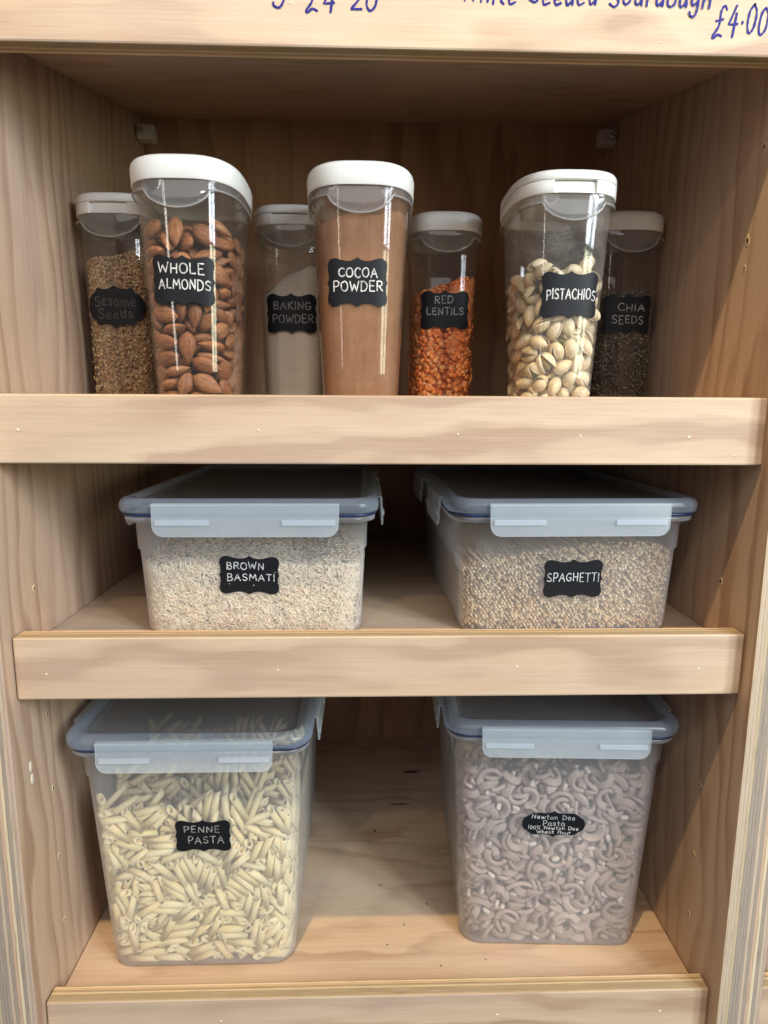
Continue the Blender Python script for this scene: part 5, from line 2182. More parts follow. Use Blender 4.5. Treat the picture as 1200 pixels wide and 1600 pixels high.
def loft(rings, cap0=True, cap1=True):
    V, F = [], []; n = len(rings[0])
    for r in rings: V += r
    for i in range(len(rings)-1):
        for k in range(n):
            l = (k+1) % n
            F.append((i*n+k, i*n+l, (i+1)*n+l, (i+1)*n+k))
    if cap0: F.append(tuple(range(n-1, -1, -1)))
    if cap1: F.append(tuple((len(rings)-1)*n+k for k in range(n)))
    return V, F

def sup(a, b, z, n=72, e=3.3):
    R = []
    for k in range(n):
        t = 2*math.pi*k/n; c, s = math.cos(t), math.sin(t)
        R.append((a*math.copysign(abs(c)**(2/e), c), b*math.copysign(abs(s)**(2/e), s), z))
    return R
def rrect(hx, hy, r, z, m=7):
    R = []
    for q, (sx, sy) in enumerate(((1, 1), (-1, 1), (-1, -1), (1, -1))):
        for k in range(m+1):
            a = math.pi/2*(q+k/m)
            R.append((sx*(hx-r)+r*math.cos(a), sy*(hy-r)+r*math.sin(a), z))
    return R

def scatter_mesh(name, V, F, R, T, mat, extra=None, smooth=True, core=None):
    """one mesh of many small grains: V (n,3), F quads/tris of one size, R (k,3,3), T (k,3)"""
    V = np.asarray(V, float); F = np.asarray(F, int); k = len(T); n = len(V)
    P = (np.einsum('kij,nj->kni', R, V)+T[:, None, :]).reshape(-1, 3)
    Q = (F[None]+(np.arange(k)*n)[:, None, None]).reshape(-1, F.shape[1])
    loops = Q.reshape(-1); starts = np.arange(len(Q))*F.shape[1]; tot = np.full(len(Q), F.shape[1])
    if extra:
        EV, EF = extra; o = len(P); P = np.vstack([P, np.asarray(EV, float)])
        for f in EF:
            starts = np.append(starts, len(loops)); tot = np.append(tot, len(f)); loops = np.append(loops, np.asarray(f)+o)
    me = bpy.data.meshes.new(name)
    me.vertices.add(len(P)); me.vertices.foreach_set('co', P.reshape(-1))
    me.loops.add(len(loops)); me.loops.foreach_set('vertex_index', loops.astype(np.int32))
    me.polygons.add(len(tot)); me.polygons.foreach_set('loop_start', starts.astype(np.int32)); me.polygons.foreach_set('loop_total', tot.astype(np.int32))
    me.polygons.foreach_set('use_smooth', [smooth]*len(tot))
    me.materials.append(mat)
    if core:
        me.materials.append(core); mi = np.zeros(len(tot), np.int32); mi[len(Q):] = 1; me.polygons.foreach_set('material_index', mi)
    me.update(calc_edges=True); me.validate()
    return me

def grain_shape(L, Wd, T, n=6, m=4):
    """closed spindle with its long axis on x; quads only"""
    V, F = [], []
    for i in range(m+1):
        t = i/m; r = max(.12, math.sin(math.pi*(.06+.88*t))**.7); x = (t-.5)*L
        for k in range(n):
            a = 2*math.pi*k/n; V.append((x, r*Wd/2*math.cos(a), r*T/2*math.sin(a)))
    for i in range(m):
        for k in range(n):
            l = (k+1) % n; F.append((i*n+k, i*n+l, (i+1)*n+l, (i+1)*n+k))
    for i, s in ((0, -1), (m, 1)):
        b = i*n
        for k in range(0, n-2, 2):
            f = (b, b+k+1, b+k+2, b+(k+3) % n)
            F.append(f[::s])
    return V, F

def frames_on(Nrm, tilt=.35):
    """random rotation with the grain's long axis lying roughly in the wall whose normal is given"""
    k = len(Nrm); N = Nrm/np.linalg.norm(Nrm, axis=1)[:, None]
    N = N+np.random.normal(0, tilt, N.shape); N /= np.linalg.norm(N, axis=1)[:, None]
    r = np.random.normal(size=(k, 3)); x = r-N*(r*N).sum(1)[:, None]; x /= np.linalg.norm(x, axis=1)[:, None]
    y = np.cross(N, x)
    return np.stack([x, y, N], axis=2)

# ------------------------------------------------------------------ handwriting
def _c(*p): return ('s', p)
def _l(*p): return ('l', p)
GL = {
 'A': (.72, [_l((0, 0), (.36, 1), (.72, 0)), _l((.14, .36), (.6, .38))]),
 'B': (.62, [_l((.05, 0), (.05, 1)), _c((.05, 1), (.4, .98), (.52, .78), (.38, .56), (.08, .52)), _c((.08, .52), (.48, .48), (.6, .26), (.42, .03), (.05, 0))]),
 'C': (.64, [_c((.62, .84), (.42, 1), (.14, .86), (.0, .5), (.14, .12), (.42, 0), (.64, .14))]),
 'D': (.68, [_l((.05, 0), (.05, 1)), _c((.0, 1), (.42, .96), (.68, .56), (.5, .12), (.02, 0))]),
 'E': (.55, [_l((.52, 1), (.05, 1), (.05, 0), (.55, 0)), _l((.05, .52), (.44, .52))]),
 'G': (.66, [_c((.6, .86), (.38, 1), (.1, .82), (0, .48), (.14, .1), (.42, 0), (.62, .18), (.62, .42)), _l((.36, .42), (.66, .42))]),
 'H': (.64, [_l((.04, 1), (.04, 0)), _l((.6, 1), (.6, 0)), _l((.04, .5), (.6, .52))]),
 'I': (.12, [_l((.06, 1), (.06, 0))]),
 'K': (.62, [_l((.05, 1), (.05, 0)), _l((.56, 1), (.08, .46), (.62, 0))]),
 'L': (.52, [_l((.05, 1), (.05, 0), (.52, .02))]),
 'M': (.86, [_l((.02, 0), (.12, 1), (.44, .3), (.74, 1), (.86, 0))]),
 'N': (.68, [_l((.04, 0), (.06, 1), (.62, 0), (.64, 1))]),
 'O': (.70, [_c((.36, 1), (.08, .82), (0, .46), (.12, .1), (.38, 0), (.64, .16), (.7, .52), (.58, .88), (.34, 1))]),
 'P': (.58, [_l((.06, 0), (.06, 1)), _c((.04, .98), (.42, 1), (.58, .76), (.44, .5), (.06, .44))]),
 'R': (.62, [_l((.06, 0), (.06, 1)), _c((.04, .98), (.42, 1), (.56, .76), (.42, .54), (.06, .48)), _l((.24, .48), (.62, 0))]),
 'S': (.58, [_c((.54, .86), (.32, 1), (.06, .84), (.14, .58), (.44, .44), (.56, .2), (.34, 0), (.02, .12))]),
 'T': (.62, [_l((0, 1), (.62, 1)), _l((.31, 1), (.31, 0))]),
 'U': (.62, [_c((.04, 1), (.04, .4), (.14, .06), (.4, 0), (.58, .3), (.6, 1)), _l((.6, 1), (.62, 0))]),
 'W': (.95, [_l((0, 1), (.22, 0), (.46, .74), (.72, 0), (.95, 1))]),
 'a': (.50, [_c((.46, .52), (.26, .64), (.04, .46), (.02, .16), (.2, 0), (.42, .2), (.46, .56), (.46, .2), (.54, 0))]),
 'b': (.5, [_l((.05, 1), (.05, 0)), _c((.05, .4), (.28, .62), (.48, .34), (.3, 0), (.05, .12))]),
 'd': (.5, [_c((.42, .42), (.22, .58), (.02, .32), (.16, 0), (.42, .22)), _l((.44, 1), (.46, 0))]),
 'e': (.48, [_c((.04, .3), (.4, .36), (.36, .6), (.14, .58), (.02, .3), (.14, .02), (.46, .1))]),
 'f': (.42, [_c((.42, .94), (.26, 1), (.18, .76), (.18, 0)), _l((0, .56), (.38, .58))]),
 'g': (.52, [_c((.44, .48), (.22, .6), (.04, .36), (.18, .08), (.42, .3)), _c((.46, .58), (.46, -.1), (.34, -.46), (.1, -.42), (.04, -.26))]),
 'h': (.5, [_l((.05, 1), (.05, 0)), _c((.05, .36), (.26, .58), (.44, .4), (.46, 0))]),
 'i': (.12, [_l((.05, .56), (.07, 0)), _l((.05, .82), (.06, .86))]),
 'l': (.14, [_l((.06, 1), (.08, 0))]),
 'm': (.8, [_l((.04, .56), (.05, 0)), _c((.05, .36), (.24, .58), (.36, .36), (.38, 0)), _c((.38, .36), (.56, .58), (.72, .36), (.76, 0))]),
 'n': (.5, [_l((.04, .58), (.06, 0)), _c((.06, .36), (.26, .6), (.42, .4), (.46, 0))]),
 'o': (.5, [_c((.26, .6), (.04, .44), (.04, .14), (.24, 0), (.46, .16), (.46, .46), (.24, .6))]),
 'r': (.38, [_l((.05, .58), (.06, 0)), _c((.06, .34), (.2, .54), (.36, .54))]),
 's': (.42, [_c((.38, .5), (.2, .6), (.04, .46), (.22, .3), (.4, .16), (.22, 0), (.0, .08))]),
 't': (.40, [_l((.18, .92), (.18, .12), (.36, .02)), _l((0, .6), (.38, .62))]),
 'u': (.5, [_c((.04, .58), (.05, .14), (.22, 0), (.42, .2), (.44, .58)), _l((.44, .58), (.48, 0))]),
 'w': (.66, [_c((.02, .58), (.1, .06), (.22, .06), (.33, .5), (.42, .06), (.56, .06), (.66, .58))]),
 'c': (.44, [_c((.42, .5), (.22, .6), (.03, .34), (.16, .02), (.44, .1))]),
 '0': (.5, [_c((.26, 1), (.05, .78), (.02, .3), (.22, 0), (.46, .24), (.46, .76), (.26, 1))]),
 '1': (.12, [_l((.06, 1), (.06, 0))]),
 '2': (.5, [_c((.02, .8), (.2, 1), (.44, .84), (.36, .5), (.02, .04)), _l((.02, .03), (.52, .05))]),
 '4': (.56, [_l((.3, 1), (.0, .34), (.54, .36)), _l((.4, .72), (.38, -.06))]),
 '%': (.7, [_l((.66, 1), (.06, 0)), _c((.14, 1), (.02, .82), (.16, .7), (.24, .88), (.14, 1)), _c((.56, .3), (.44, .14), (.56, 0), (.68, .16), (.56, .3))]),
 '\u00a3': (.62, [_c((.6, .84), (.42, 1), (.28, .78), (.28, .3), (.02, -.1), (.1, -.16), (.3, -.02), (.56, -.1)), _l((.08, .46), (.46, .5))]),
 '.': (.1, [_l((.05, .36), (.06, .42))]), ' ': (.36, []),
}
def catmull(P, m=5):
    P = [Vector(p) for p in P]; out = []
    for i in range(len(P)-1):
        a = P[max(i-1, 0)]; b = P[i]; c = P[i+1]; d = P[min(i+2, len(P)-1)]
        for k in range(m):
            t = k/m
            out.append(.5*((2*b)+(c-a)*t+(2*a-5*b+4*c-d)*t*t+(3*b-a-3*c+d)*t**3))
    return out+[P[-1]]
def write_strokes(text, width, height, cx, cy, slant=0., jit=.075, rnd=None):
    """stroke polylines for a line of handwriting of this width and height centred at cx, cy"""
    rnd = rnd or random.Random(text); x = 0; out = []; gap = .24
    for ch in text:
        w, st = GL[ch]; dy = rnd.uniform(-jit, jit); sc_ = 1+rnd.uniform(-jit, jit)
        for typ, pts in st:
            p = [(x+px+rnd.uniform(-.02, .02), dy+py*sc_+rnd.uniform(-.02, .02)) for px, py in pts]
            q = catmull(p) if typ == 's' else [Vector(v) for v in p]
            if typ == 'l':
                r = []
                for a, b in zip(q[:-1], q[1:]):
                    for k in range(4): r.append(a.lerp(b, k/4))
                q = r+[q[-1]]
            out.append(q)
        x += w+gap
    x -= gap; s = width/x
    return [[(cx+(p.x-x/2)*s+slant*p.y*height, cy+(p.y-.5)*height) for p in q] for q in out]
def ribbons(strokes, lw, fn, dz=1.5e-5, rnd=None):
    """flat rounded pen strokes; fn(u, v, off) puts label coordinates on the surface"""
    rnd = rnd or random.Random(3); V, F = [], []
    for si, q in enumerate(strokes):
        off = dz*si; q = [Vector(p) for p in q]
        L = []
        for i, p in enumerate(q):
            t = (q[min(i+1, len(q)-1)]-q[max(i-1, 0)])
            t = t.normalized() if t.length > 1e-9 else Vector((1, 0)); nr = Vector((-t.y, t.x))
            w = lw/2*(1+rnd.uniform(-.28, .22))
            if i == 0: L.append((p-t*lw*.42, nr, w*.45))
            L.append((p, nr, w))
            if i == len(q)-1: L.append((p+t*lw*.42, nr, w*.45))
        b = len(V)
        for p, nr, w in L:
            for s in (1, -1):
                c = p+nr*w*s; V.append(fn(c.x, c.y, off))
        for i in range(len(L)-1):
            F.append((b+2*i, b+2*i+1, b+2*i+3, b+2*i+2))
    return V, F

QUART = {
 'plaque': [(0, 1), (.05, .955), (.12, .90), (.24, .855), (.38, .85), (.52, .895), (.64, .95), (.74, .975), (.84, .96), (.92, .90), (.97, .80), (.985, .66), (.97, .50), (.945, .36), (.942, .22), (.955, .11), (.985, .04), (.99, 0)],
 'oval': [(0, 1), (.06, .94), (.16, .86), (.30, .82), (.44, .83), (.56, .88), (.63, .87), (.66, .76), (.70, .68), (.80, .60), (.90, .46), (.97, .26), (1, 0)],
 'smooth': [(0, 1), (.05, .90), (.12, .83), (.24, .80), (.42, .81), (.58, .82), (.70, .77), (.78, .63), (.84, .53), (.93, .42), (.985, .22), (1, 0)],
}
def label_mesh(w, h, shape, fn, name='label', th=.00035):
    q = QUART[shape]
    P = [(x, y) for x, y in q]+[(x, -y) for x, y in q[::-1][1:]]
    P = P+[(-x, y) for x, y in P[::-1][1:-1]]
    bm = bmesh.new(); vs = [bm.verts.new((x*w/2, y*h/2, 0)) for x, y in P]; bm.faces.new(vs[::-1])
    for k in range(-9, 10):
        g = list(bm.verts)+list(bm.edges)+list(bm.faces)
        bmesh.ops.bisect_plane(bm, geom=g, plane_co=(k*w/20, 0, 0), plane_no=(1, 0, 0))
    bm.faces.ensure_lookup_table()
    top = list(bm.faces); ex = bmesh.ops.extrude_face_region(bm, geom=top)
    for e in ex['geom']:
        if isinstance(e, bmesh.types.BMVert): e.co.z = 1
    for v in bm.verts: v.co = fn(v.co.x, v.co.y, th if v.co.z > .5 else -.0001)
    bmesh.ops.recalc_face_normals(bm, faces=bm.faces)
    me = bpy.data.meshes.new(name); bm.to_mesh(me); bm.free(); me.materials.append(M['label'])
    return me
def put_label(parent, fn, w, h, shape, lines, ink, lw=.00105):
    lb = obj('label', label_mesh(w, h, shape, fn), parent)
    st = []
    for (txt, wd, ht, cx, cy) in lines: st += write_strokes(txt, wd, ht, cx, cy)
    V, F = ribbons(st, lw, lambda u, v, o: fn(u, v, .00055+o))
    obj('lettering', mesh_from('lettering', V, F, [M[ink]], smooth=False), lb)
    return lb

# ------------------------------------------------------------------ the shelf unit
unit = tag(empty('shelf_unit'), 'whitewashed pine plywood shelving bay holding the jars and boxes', 'shelving')
def panel(x0, x1, y1=.548):
    return board('side_panel', x0, x1, 0, y1, -.30, 1.02, {'*': 'panel', '-y': 'edge_panel'}, unit)
panel(-W-.040, -W); panel(W, W+.040)
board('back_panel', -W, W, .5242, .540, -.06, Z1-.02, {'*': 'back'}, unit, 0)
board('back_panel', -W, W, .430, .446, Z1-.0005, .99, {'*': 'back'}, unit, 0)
SH = {'*': 'shelf', '-y': 'edge_shelf'}
G_ = .0008
board('shelf', -W+G_, W-G_, S0+TH+.0004, .5235, -.018, 0, SH, unit, .0006)
board('shelf', -W+G_, W-G_, S0+TH+.0004, .5235, Z2-.018, Z2, SH, unit, .0006)
board('shelf', -W+G_, W-G_, S0+TH+.0004, .5235, Z1-.018, Z1-.0008, SH, unit, .0006)
for kx, ky, kr, kl in ((.0560, .4180, .0036, 3.4), (.0330, .3360, .0018, 7.5)):     # knots in the bottom shelf
    sh = [o for o in unit.children if o.name.startswith('shelf')][0]
    R = [[(kr*f*kl*math.cos(a)*(1+.2*math.sin(2*a+1)), kr*f*math.sin(a)*(1+.15*math.sin(3*a)), z) for a in [2*math.pi*k/18 for k in range(18)]] for f, z in ((1, 0), (.8, .00012), (.3, .00016))]
    V, F = loft(R, False, True); o = obj('knot', mesh_from('knot', V, F, [M['knot']]), sh); o.location = Vector((kx, ky, .00002))-sh.location
# sloping display shelf above
tb = board('shelf', -W+G_, W-G_, -.005, .440, 0, .018, {'*': 'shelf', '-y': 'edge_shelf'}, unit, .0006)
tb.location = (0, S0+TH+.215, .8375+.0525+.009); tb.rotation_euler = (math.radians(13.6), 0, 0)

LIPF = {'*': 'lip', '+z': 'edge_lip', '-z': 'edge_lip', '-x': 'edge_end', '+x': 'edge_end'}
def lip(z0, z1, dots):
    o = board('shelf_lip', -W+.0012, W-.0012, S0, S0+TH, z0, z1, LIPF, unit, .0016)
    for i, (x, z, r) in enumerate(dots):
        r *= .75
        rings = [[(r*f*(1+.25*math.sin(3*a+i))*math.cos(a), y, r*f*.85*math.sin(a)) for a in [2*math.pi*k/10 for k in range(10)]] for f, y in ((1, 0), (.9, -.00025), (.5, -.0004))]
        V, F = loft(rings, False, True)
        d = obj('filler_dot', mesh_from('filler_dot', V, F, [M['filler']]), o)
        d.location = (x-o.location.x, -TH/2+.00002, z-o.location.z)
    return o
lip3 = lip(-.0348, .0202, [(.108, -.0035, .0016), (.263, -.0035, .0016), (-.15, -.004, .0015)])
lip2 = lip(.3156, .3705, [(-.283, .3385, .0014), (.113, .3425, .0014), (.271, .3395, .0014), (-.09, .341, .0012)])
lip1 = lip(.515, .5698, [(-.289, .5415, .0018), (-.101, .542, .0013), (.058, .5395, .0013), (.157, .5385, .0013), (.246, .538, .0017), (.285, .523, .001)])
lip0 = lip(.8181, .8731, [(-.07, .8465, .0012), (.2, .826, .001)])
def lip_text(lines, lw):
    st = []
    for (t, w, h, cx, cy) in lines: st += write_strokes(t, w, h, cx, cy, slant=.12, jit=.06)
    V, F = ribbons(st, lw, lambda u, v, o: (u-lip0.location.x, -TH/2-.0003-o, v-lip0.location.z))
    obj('lettering', mesh_from('lettering', V, F, [M['ink']], smooth=False), lip0)
for _t in ([('\u00a34 20', .050, .0145, -.034, .8500), ('Sourdough', .112, .015, -.1165, .8585), ('White Seeded Sourdough', .182, .0135, .144, .8565), ('\u00a34.00', .039, .0185, .2585, .8425)]): lip_text([_t], .0016)

def hole(x, y, z, r=.0022, nx=1, pale=True):
    """small shelf-pin hole with torn veneer around it, on a side panel"""
    pan = [o for o in unit.children if o.name.startswith('side_panel')][0 if x < 0 else 1]
    rnd = random.Random(int((y*1000+z*7777)*10)); n = 11
    rr = [r*rnd.uniform(.75, 1.35) for _ in range(n)]
    def ring(f, d): return [(nx*d, f*rr[k]*math.cos(2*math.pi*k/n), f*1.35*rr[k]*math.sin(2*math.pi*k/n)) for k in range(n)]
    V, F = loft([ring(1.25, .00005), ring(1.0, .0006), ring(.62, .00045)], False, False)
    me = mesh_from('torn_rim', V, F, [M['torn']]); V2, F2 = loft([ring(.66, .00042), ring(.3, .0001)], False, True)
    a = obj('screw_hole', mesh_from('screw_hole', V2, F2, [M['hole']]), pan); b = obj('torn_rim', me, a)
    a.location = Vector((x, y, z))-pan.location
for y, z in ((.0625, .2795), (.0620, .2050), (.0620, .1335), (.0620, .0650)): hole(-W, y, z, .0017, 1)
for y, z in ((.0620, .2820), (.0640, .1990), (.0630, .1240), (.0620, .0580)): hole(W, y, z, .0018, -1)
hole(-W, .058, .4005, .0018, 1); hole(W, .0605, .4040, .0024, -1)
hole(W, .0680, .7020, .0028, -1); hole(W, .0690, .6800, .0018, -1); hole(W, .0560, .7720, .0022, -1); hole(-W, .020, .711, .0016, 1)
for y, z in ((.0275, .2470), (.0285, .2350)):
    pan = [o for o in unit.children if o.name.startswith('side_panel')][0]
    R = [[(d, .0026*f*math.cos(a), .0052*f*math.sin(a)) for a in [2*math.pi*k/14 for k in range(14)]] for f, d in ((1, 0), (.92, .0003), (.5, .0004))]
    V, F = loft(R, False, True); o = obj('filler_dot', mesh_from('filler_dot', V, F, [M['filler']]), pan); o.location = Vector((-W, y, z))-pan.location
# corner brackets under the sloping shelf
for sx in (-1, 1):
    br = board('corner_bracket', -.011, .011, -.009, .009, -.009, .009, {'*': 'bracket'}, unit, .002)
    br.location = (sx*(W-.0125), .405 if sx < 0 else .395, .905)
    R = [[(.0045*f*math.cos(a), y, .0045*f*math.sin(a)) for a in [2*math.pi*k/16 for k in range(16)]] for f, y in ((1, -.009), (1, -.0105), (.8, -.0117), (.35, -.0117), (.25, -.0108))]
    V, F = loft(R, False, True); s = obj('screw', mesh_from('screw', V, F, [M['metal']]), br, (sx*.006, 0, .001))
# neighbouring bay, only its edge shows
nb = tag(empty('shelf_unit', (.70, 0, 0)), 'sliver of the next plywood bay past the right upright', 'shelving')
board('shelf', -.348, .10, S0+TH+.0004, .50, -.018, -.0003, SH, nb, .0006); board('shelf_lip', -.3485, .10, S0, S0+TH, -.0348, .0202, LIPF, nb, .0016)
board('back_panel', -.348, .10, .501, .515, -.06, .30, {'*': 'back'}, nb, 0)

# ------------------------------------------------------------------ clip-lid boxes
BW, BD, CR = .1145, .165, .022      # half width, half depth of the lid, corner radius
def make_box(name, loc, rz, H, label, lbl):
    t = tag(empty(name, loc, rz), label, 'container', 'clip-lid food boxes')
    zt = H-.0155                                   # underside of the lid
    zs = zt-.034                                   # step in the wall
    def half(z): return BW-.012-(zs-z)*.048 if z <= zs else BW-.0095-(zt-z)*.03
    dz = BD-BW
    prof = [(half(0)-.006, .0), (half(0)-.0015, .0012), (half(.005), .005)]
    for k in range(1, 6): prof.append((half(.005+(zs-.005)*k/5), .005+(zs-.005)*k/5))
    prof += [(half(zs+.002), zs+.002), (half(zt-.006), zt-.006), (BW-.004, zt-.0055), (BW-.003, zt-.0045), (BW-.003, zt-.001), (BW-.006, zt)]
    rings = [rrect(h, h+dz, CR, z) for h, z in prof]
    V, F = loft(rings, True, False)
    obj('body', mesh_from('body', V, F, [M['frost']]), t)
    V, F = loft([rrect(h, h+dz, CR, z) for h, z in ((BW-.007, zt-.0004), (BW-.0022, zt-.0002), (BW-.0016, zt+.0014), (BW-.0022, zt+.0026), (BW-.007, zt+.0028))], False, False)
    gk = ((V, F))
    lid_prof = [(BW-.006, zt+.0030), (BW-.0008, zt+.0030), (BW, zt+.0045), (BW+.0004, zt+.0095), (BW-.0006, zt+.0128), (BW-.003, zt+.0148), (BW-.0065, zt+.0155), (BW-.0105, zt+.0150), (BW-.0125, zt+.0130), (BW-.0150, zt+.0122), (BW-.0170, zt+.0100), (BW-.022, zt+.0094)]
    V, F = loft([rrect(h, h+dz, CR if h > BW-.012 else CR-.006, z) for h, z in lid_prof], False, True)
    sl_ = [0]*len(F); nq = len(rrect(1, 1, .1, 0))
    for q in range(9*nq, len(F)): sl_[q] = 1
    lid = obj('lid', mesh_from('lid', V, F, [M['frost_lid'], M['lid_panel']], sl_), t)
    obj('gasket', mesh_from('gasket', gk[0], gk[1], [M['gasket']]), lid)
    # latches: one broad one on each short side, two on each long side
    def latch(w, x, y, rot):
        hw, hh, r = w/2, .0275, .010
        P = [(-hw, 0)]+[(-hw+r-r*math.cos(a), -hh+r-r*math.sin(a)) for a in [math.pi/2*k/6 for k in range(7)]]
        P = P+[(-px, pz) for px, pz in P[::-1]]
        n = len(P); V = []
        def bend(z, y): return y-.0018*max(0, (-z-.014)/.022)**2*0-.0012*math.sin(min(1, max(0, (-z)/.0275))*math.pi*.5)
        for yy in (0, .0017):
            for px, pz in P: V.append((px, bend(pz, yy-.0030), pz))
        # strip folded over the lid's edge
        for px in (-hw, hw):
            for (y_, z_) in ((.0012, .0004), (.0012, .0016), (-.0026, .0012)): V.append((px, y_, z_))
        F = [tuple(range(n))[::-1], tuple(range(n, 2*n))]
        for k in range(n-1): F.append((k, k+1, n+k+1, n+k))
        a, b = 2*n, 2*n+3
        F += [(n-1, b+2, a+2, 0), (a+2, b+2, b+1, a+1), (a+1, b+1, b, a), (a, b, 2*n-1, n), (0, a+2, a+1, a, n), (n-1, 2*n-1, b, b+1, b+2)]
        me = mesh_from('latch', V, F, [M['latch']], smooth=False)
        la = obj('latch', me, t, (x, y, zt+.0108)); la.rotation_euler = (0, 0, rot)
        bv = la.modifiers.new('b', 'BEVEL'); bv.width = .0006; bv.segments = 2; bv.limit_method = 'ANGLE'
        for s in (-1, 1):
            rw = .046 if w > .12 else .022
            bm = bmesh.new(); bmesh.ops.create_cube(bm, size=1); bmesh.ops.scale(bm, verts=bm.verts, vec=(rw, .0016, .0050)); bmesh.ops.bevel(bm, geom=list(bm.edges), offset=.0006, segments=2, affect='EDGES')
            m2 = bpy.data.meshes.new('grip_rib'); bm.to_mesh(m2); bm.free(); m2.materials.append(M['rib'])
            obj('grip_rib', m2, la, (s*(hw-.003-rw/2), -.0044, -.0150))
    latch(.160, 0, -BD-.0010, 0); latch(.160, 0, BD+.0010, math.pi)
    for yy in (-.075, .075):
        latch(.092, BW+.0010, yy, math.pi/2); latch(.092, -BW-.0010, yy, -math.pi/2)
    # label on the sloping front
    lx, lz, lw_, lh_, shape, lines, ink, pen, lrot = lbl
    sl = .048; c0, s0_ = math.cos(lrot), math.sin(lrot)
    def fn(u, v, off):
        u, v = u*c0-v*s0_, u*s0_+v*c0
        z = lz+v; return Vector((lx+u, -(half(z)+dz)-off-.0002, z))
    put_label(t, fn, lw_, lh_, shape, lines, ink, pen)
    return t, half

LB = lambda *a: a
penne_box, half_t = make_box('storage_container', (-.181, .2130, .0002), 0, .262, 'tall clip-lid box of penne pasta on the bottom shelf',
    (.009, .152, .0535, .0345, 'plaque', [('PENNE', .034, .0066, -.001, .0072), ('PASTA', .034, .0074, .0025, -.0042)], 'chalk_mid', .00095, 0))
curl_box, _ = make_box('storage_container', (.1830, .2300, .0002), math.radians(-2.5), .262, 'tall clip-lid box of curly wholewheat pasta on the bottom shelf',
    (-.003, .147, .0630, .0300, 'smooth', [('Newton Dee', .043, .0050, -.0008, .0082), ('Pasta', .0215, .0060, 0, .0014), ('100% Newton Dee', .050, .0038, -.0002, -.0038), ('Wheat flour', .034, .0036, .0004, -.0086)], 'chalk', .00062, math.radians(-1)))
rice_box, half_s = make_box('storage_container', (-.119, .2130, Z2+.0002), 0, .1285, 'low clip-lid box of brown rice on the middle shelf',
    (-.001, .0580, .0540, .0360, 'plaque', [('BROWN', .033, .0062, -.0035, .0088), ('BASMATI', .042, .0062, .0015, -.0018)], 'chalk', .00085, math.radians(-1.5)))
spag_box, _ = make_box('storage_container', (.1690, .2150, Z2+.0002), math.radians(1.2), .1285, 'low clip-lid box of spaghetti on the middle shelf',
    (.0015, .0535, .0550, .0365, 'plaque', [('SPAGHETTI', .0480, .0078, 0, .0015)], 'chalk', .00085, math.radians(0)))

# ------------------------------------------------------------------ pour-top jars
JH = .1915
JDIM = {'wide': (.0345, .0440, .0475, .0605, .0478, .0645), 'slim': (.0330, .0388, .0460, .0530, .0415, .0565)}
def use_jar(size):
    global JA0, JA1, JB0, JB1, LA, LB_
    JA0, JA1, JB0, JB1, LA, LB_ = JDIM[size]
def ja(z): return JA0+(JA1-JA0)*z/JH
def jb(z): return JB0+(JB1-JB0)*z/JH
JE = 3.3
def lid_pts(e_a, e_b, z, n=120):
    R = sup(e_a, e_b, z, n, 3.0)
    for x in (-.0186, -.0184, -.0175, -.0172, -.012, -.006, 0, .006, .012, .0172, .0175, .0184, .0186):
        R.append((x, -e_b*(1-(abs(x)/e_a)**3)**(1/3), z))
    # points keep one order on every ring: by angle of the unit outline
    return sorted(R, key=lambda p: (math.atan2(p[1]/e_b, p[0]/e_a)) % (2*math.pi))
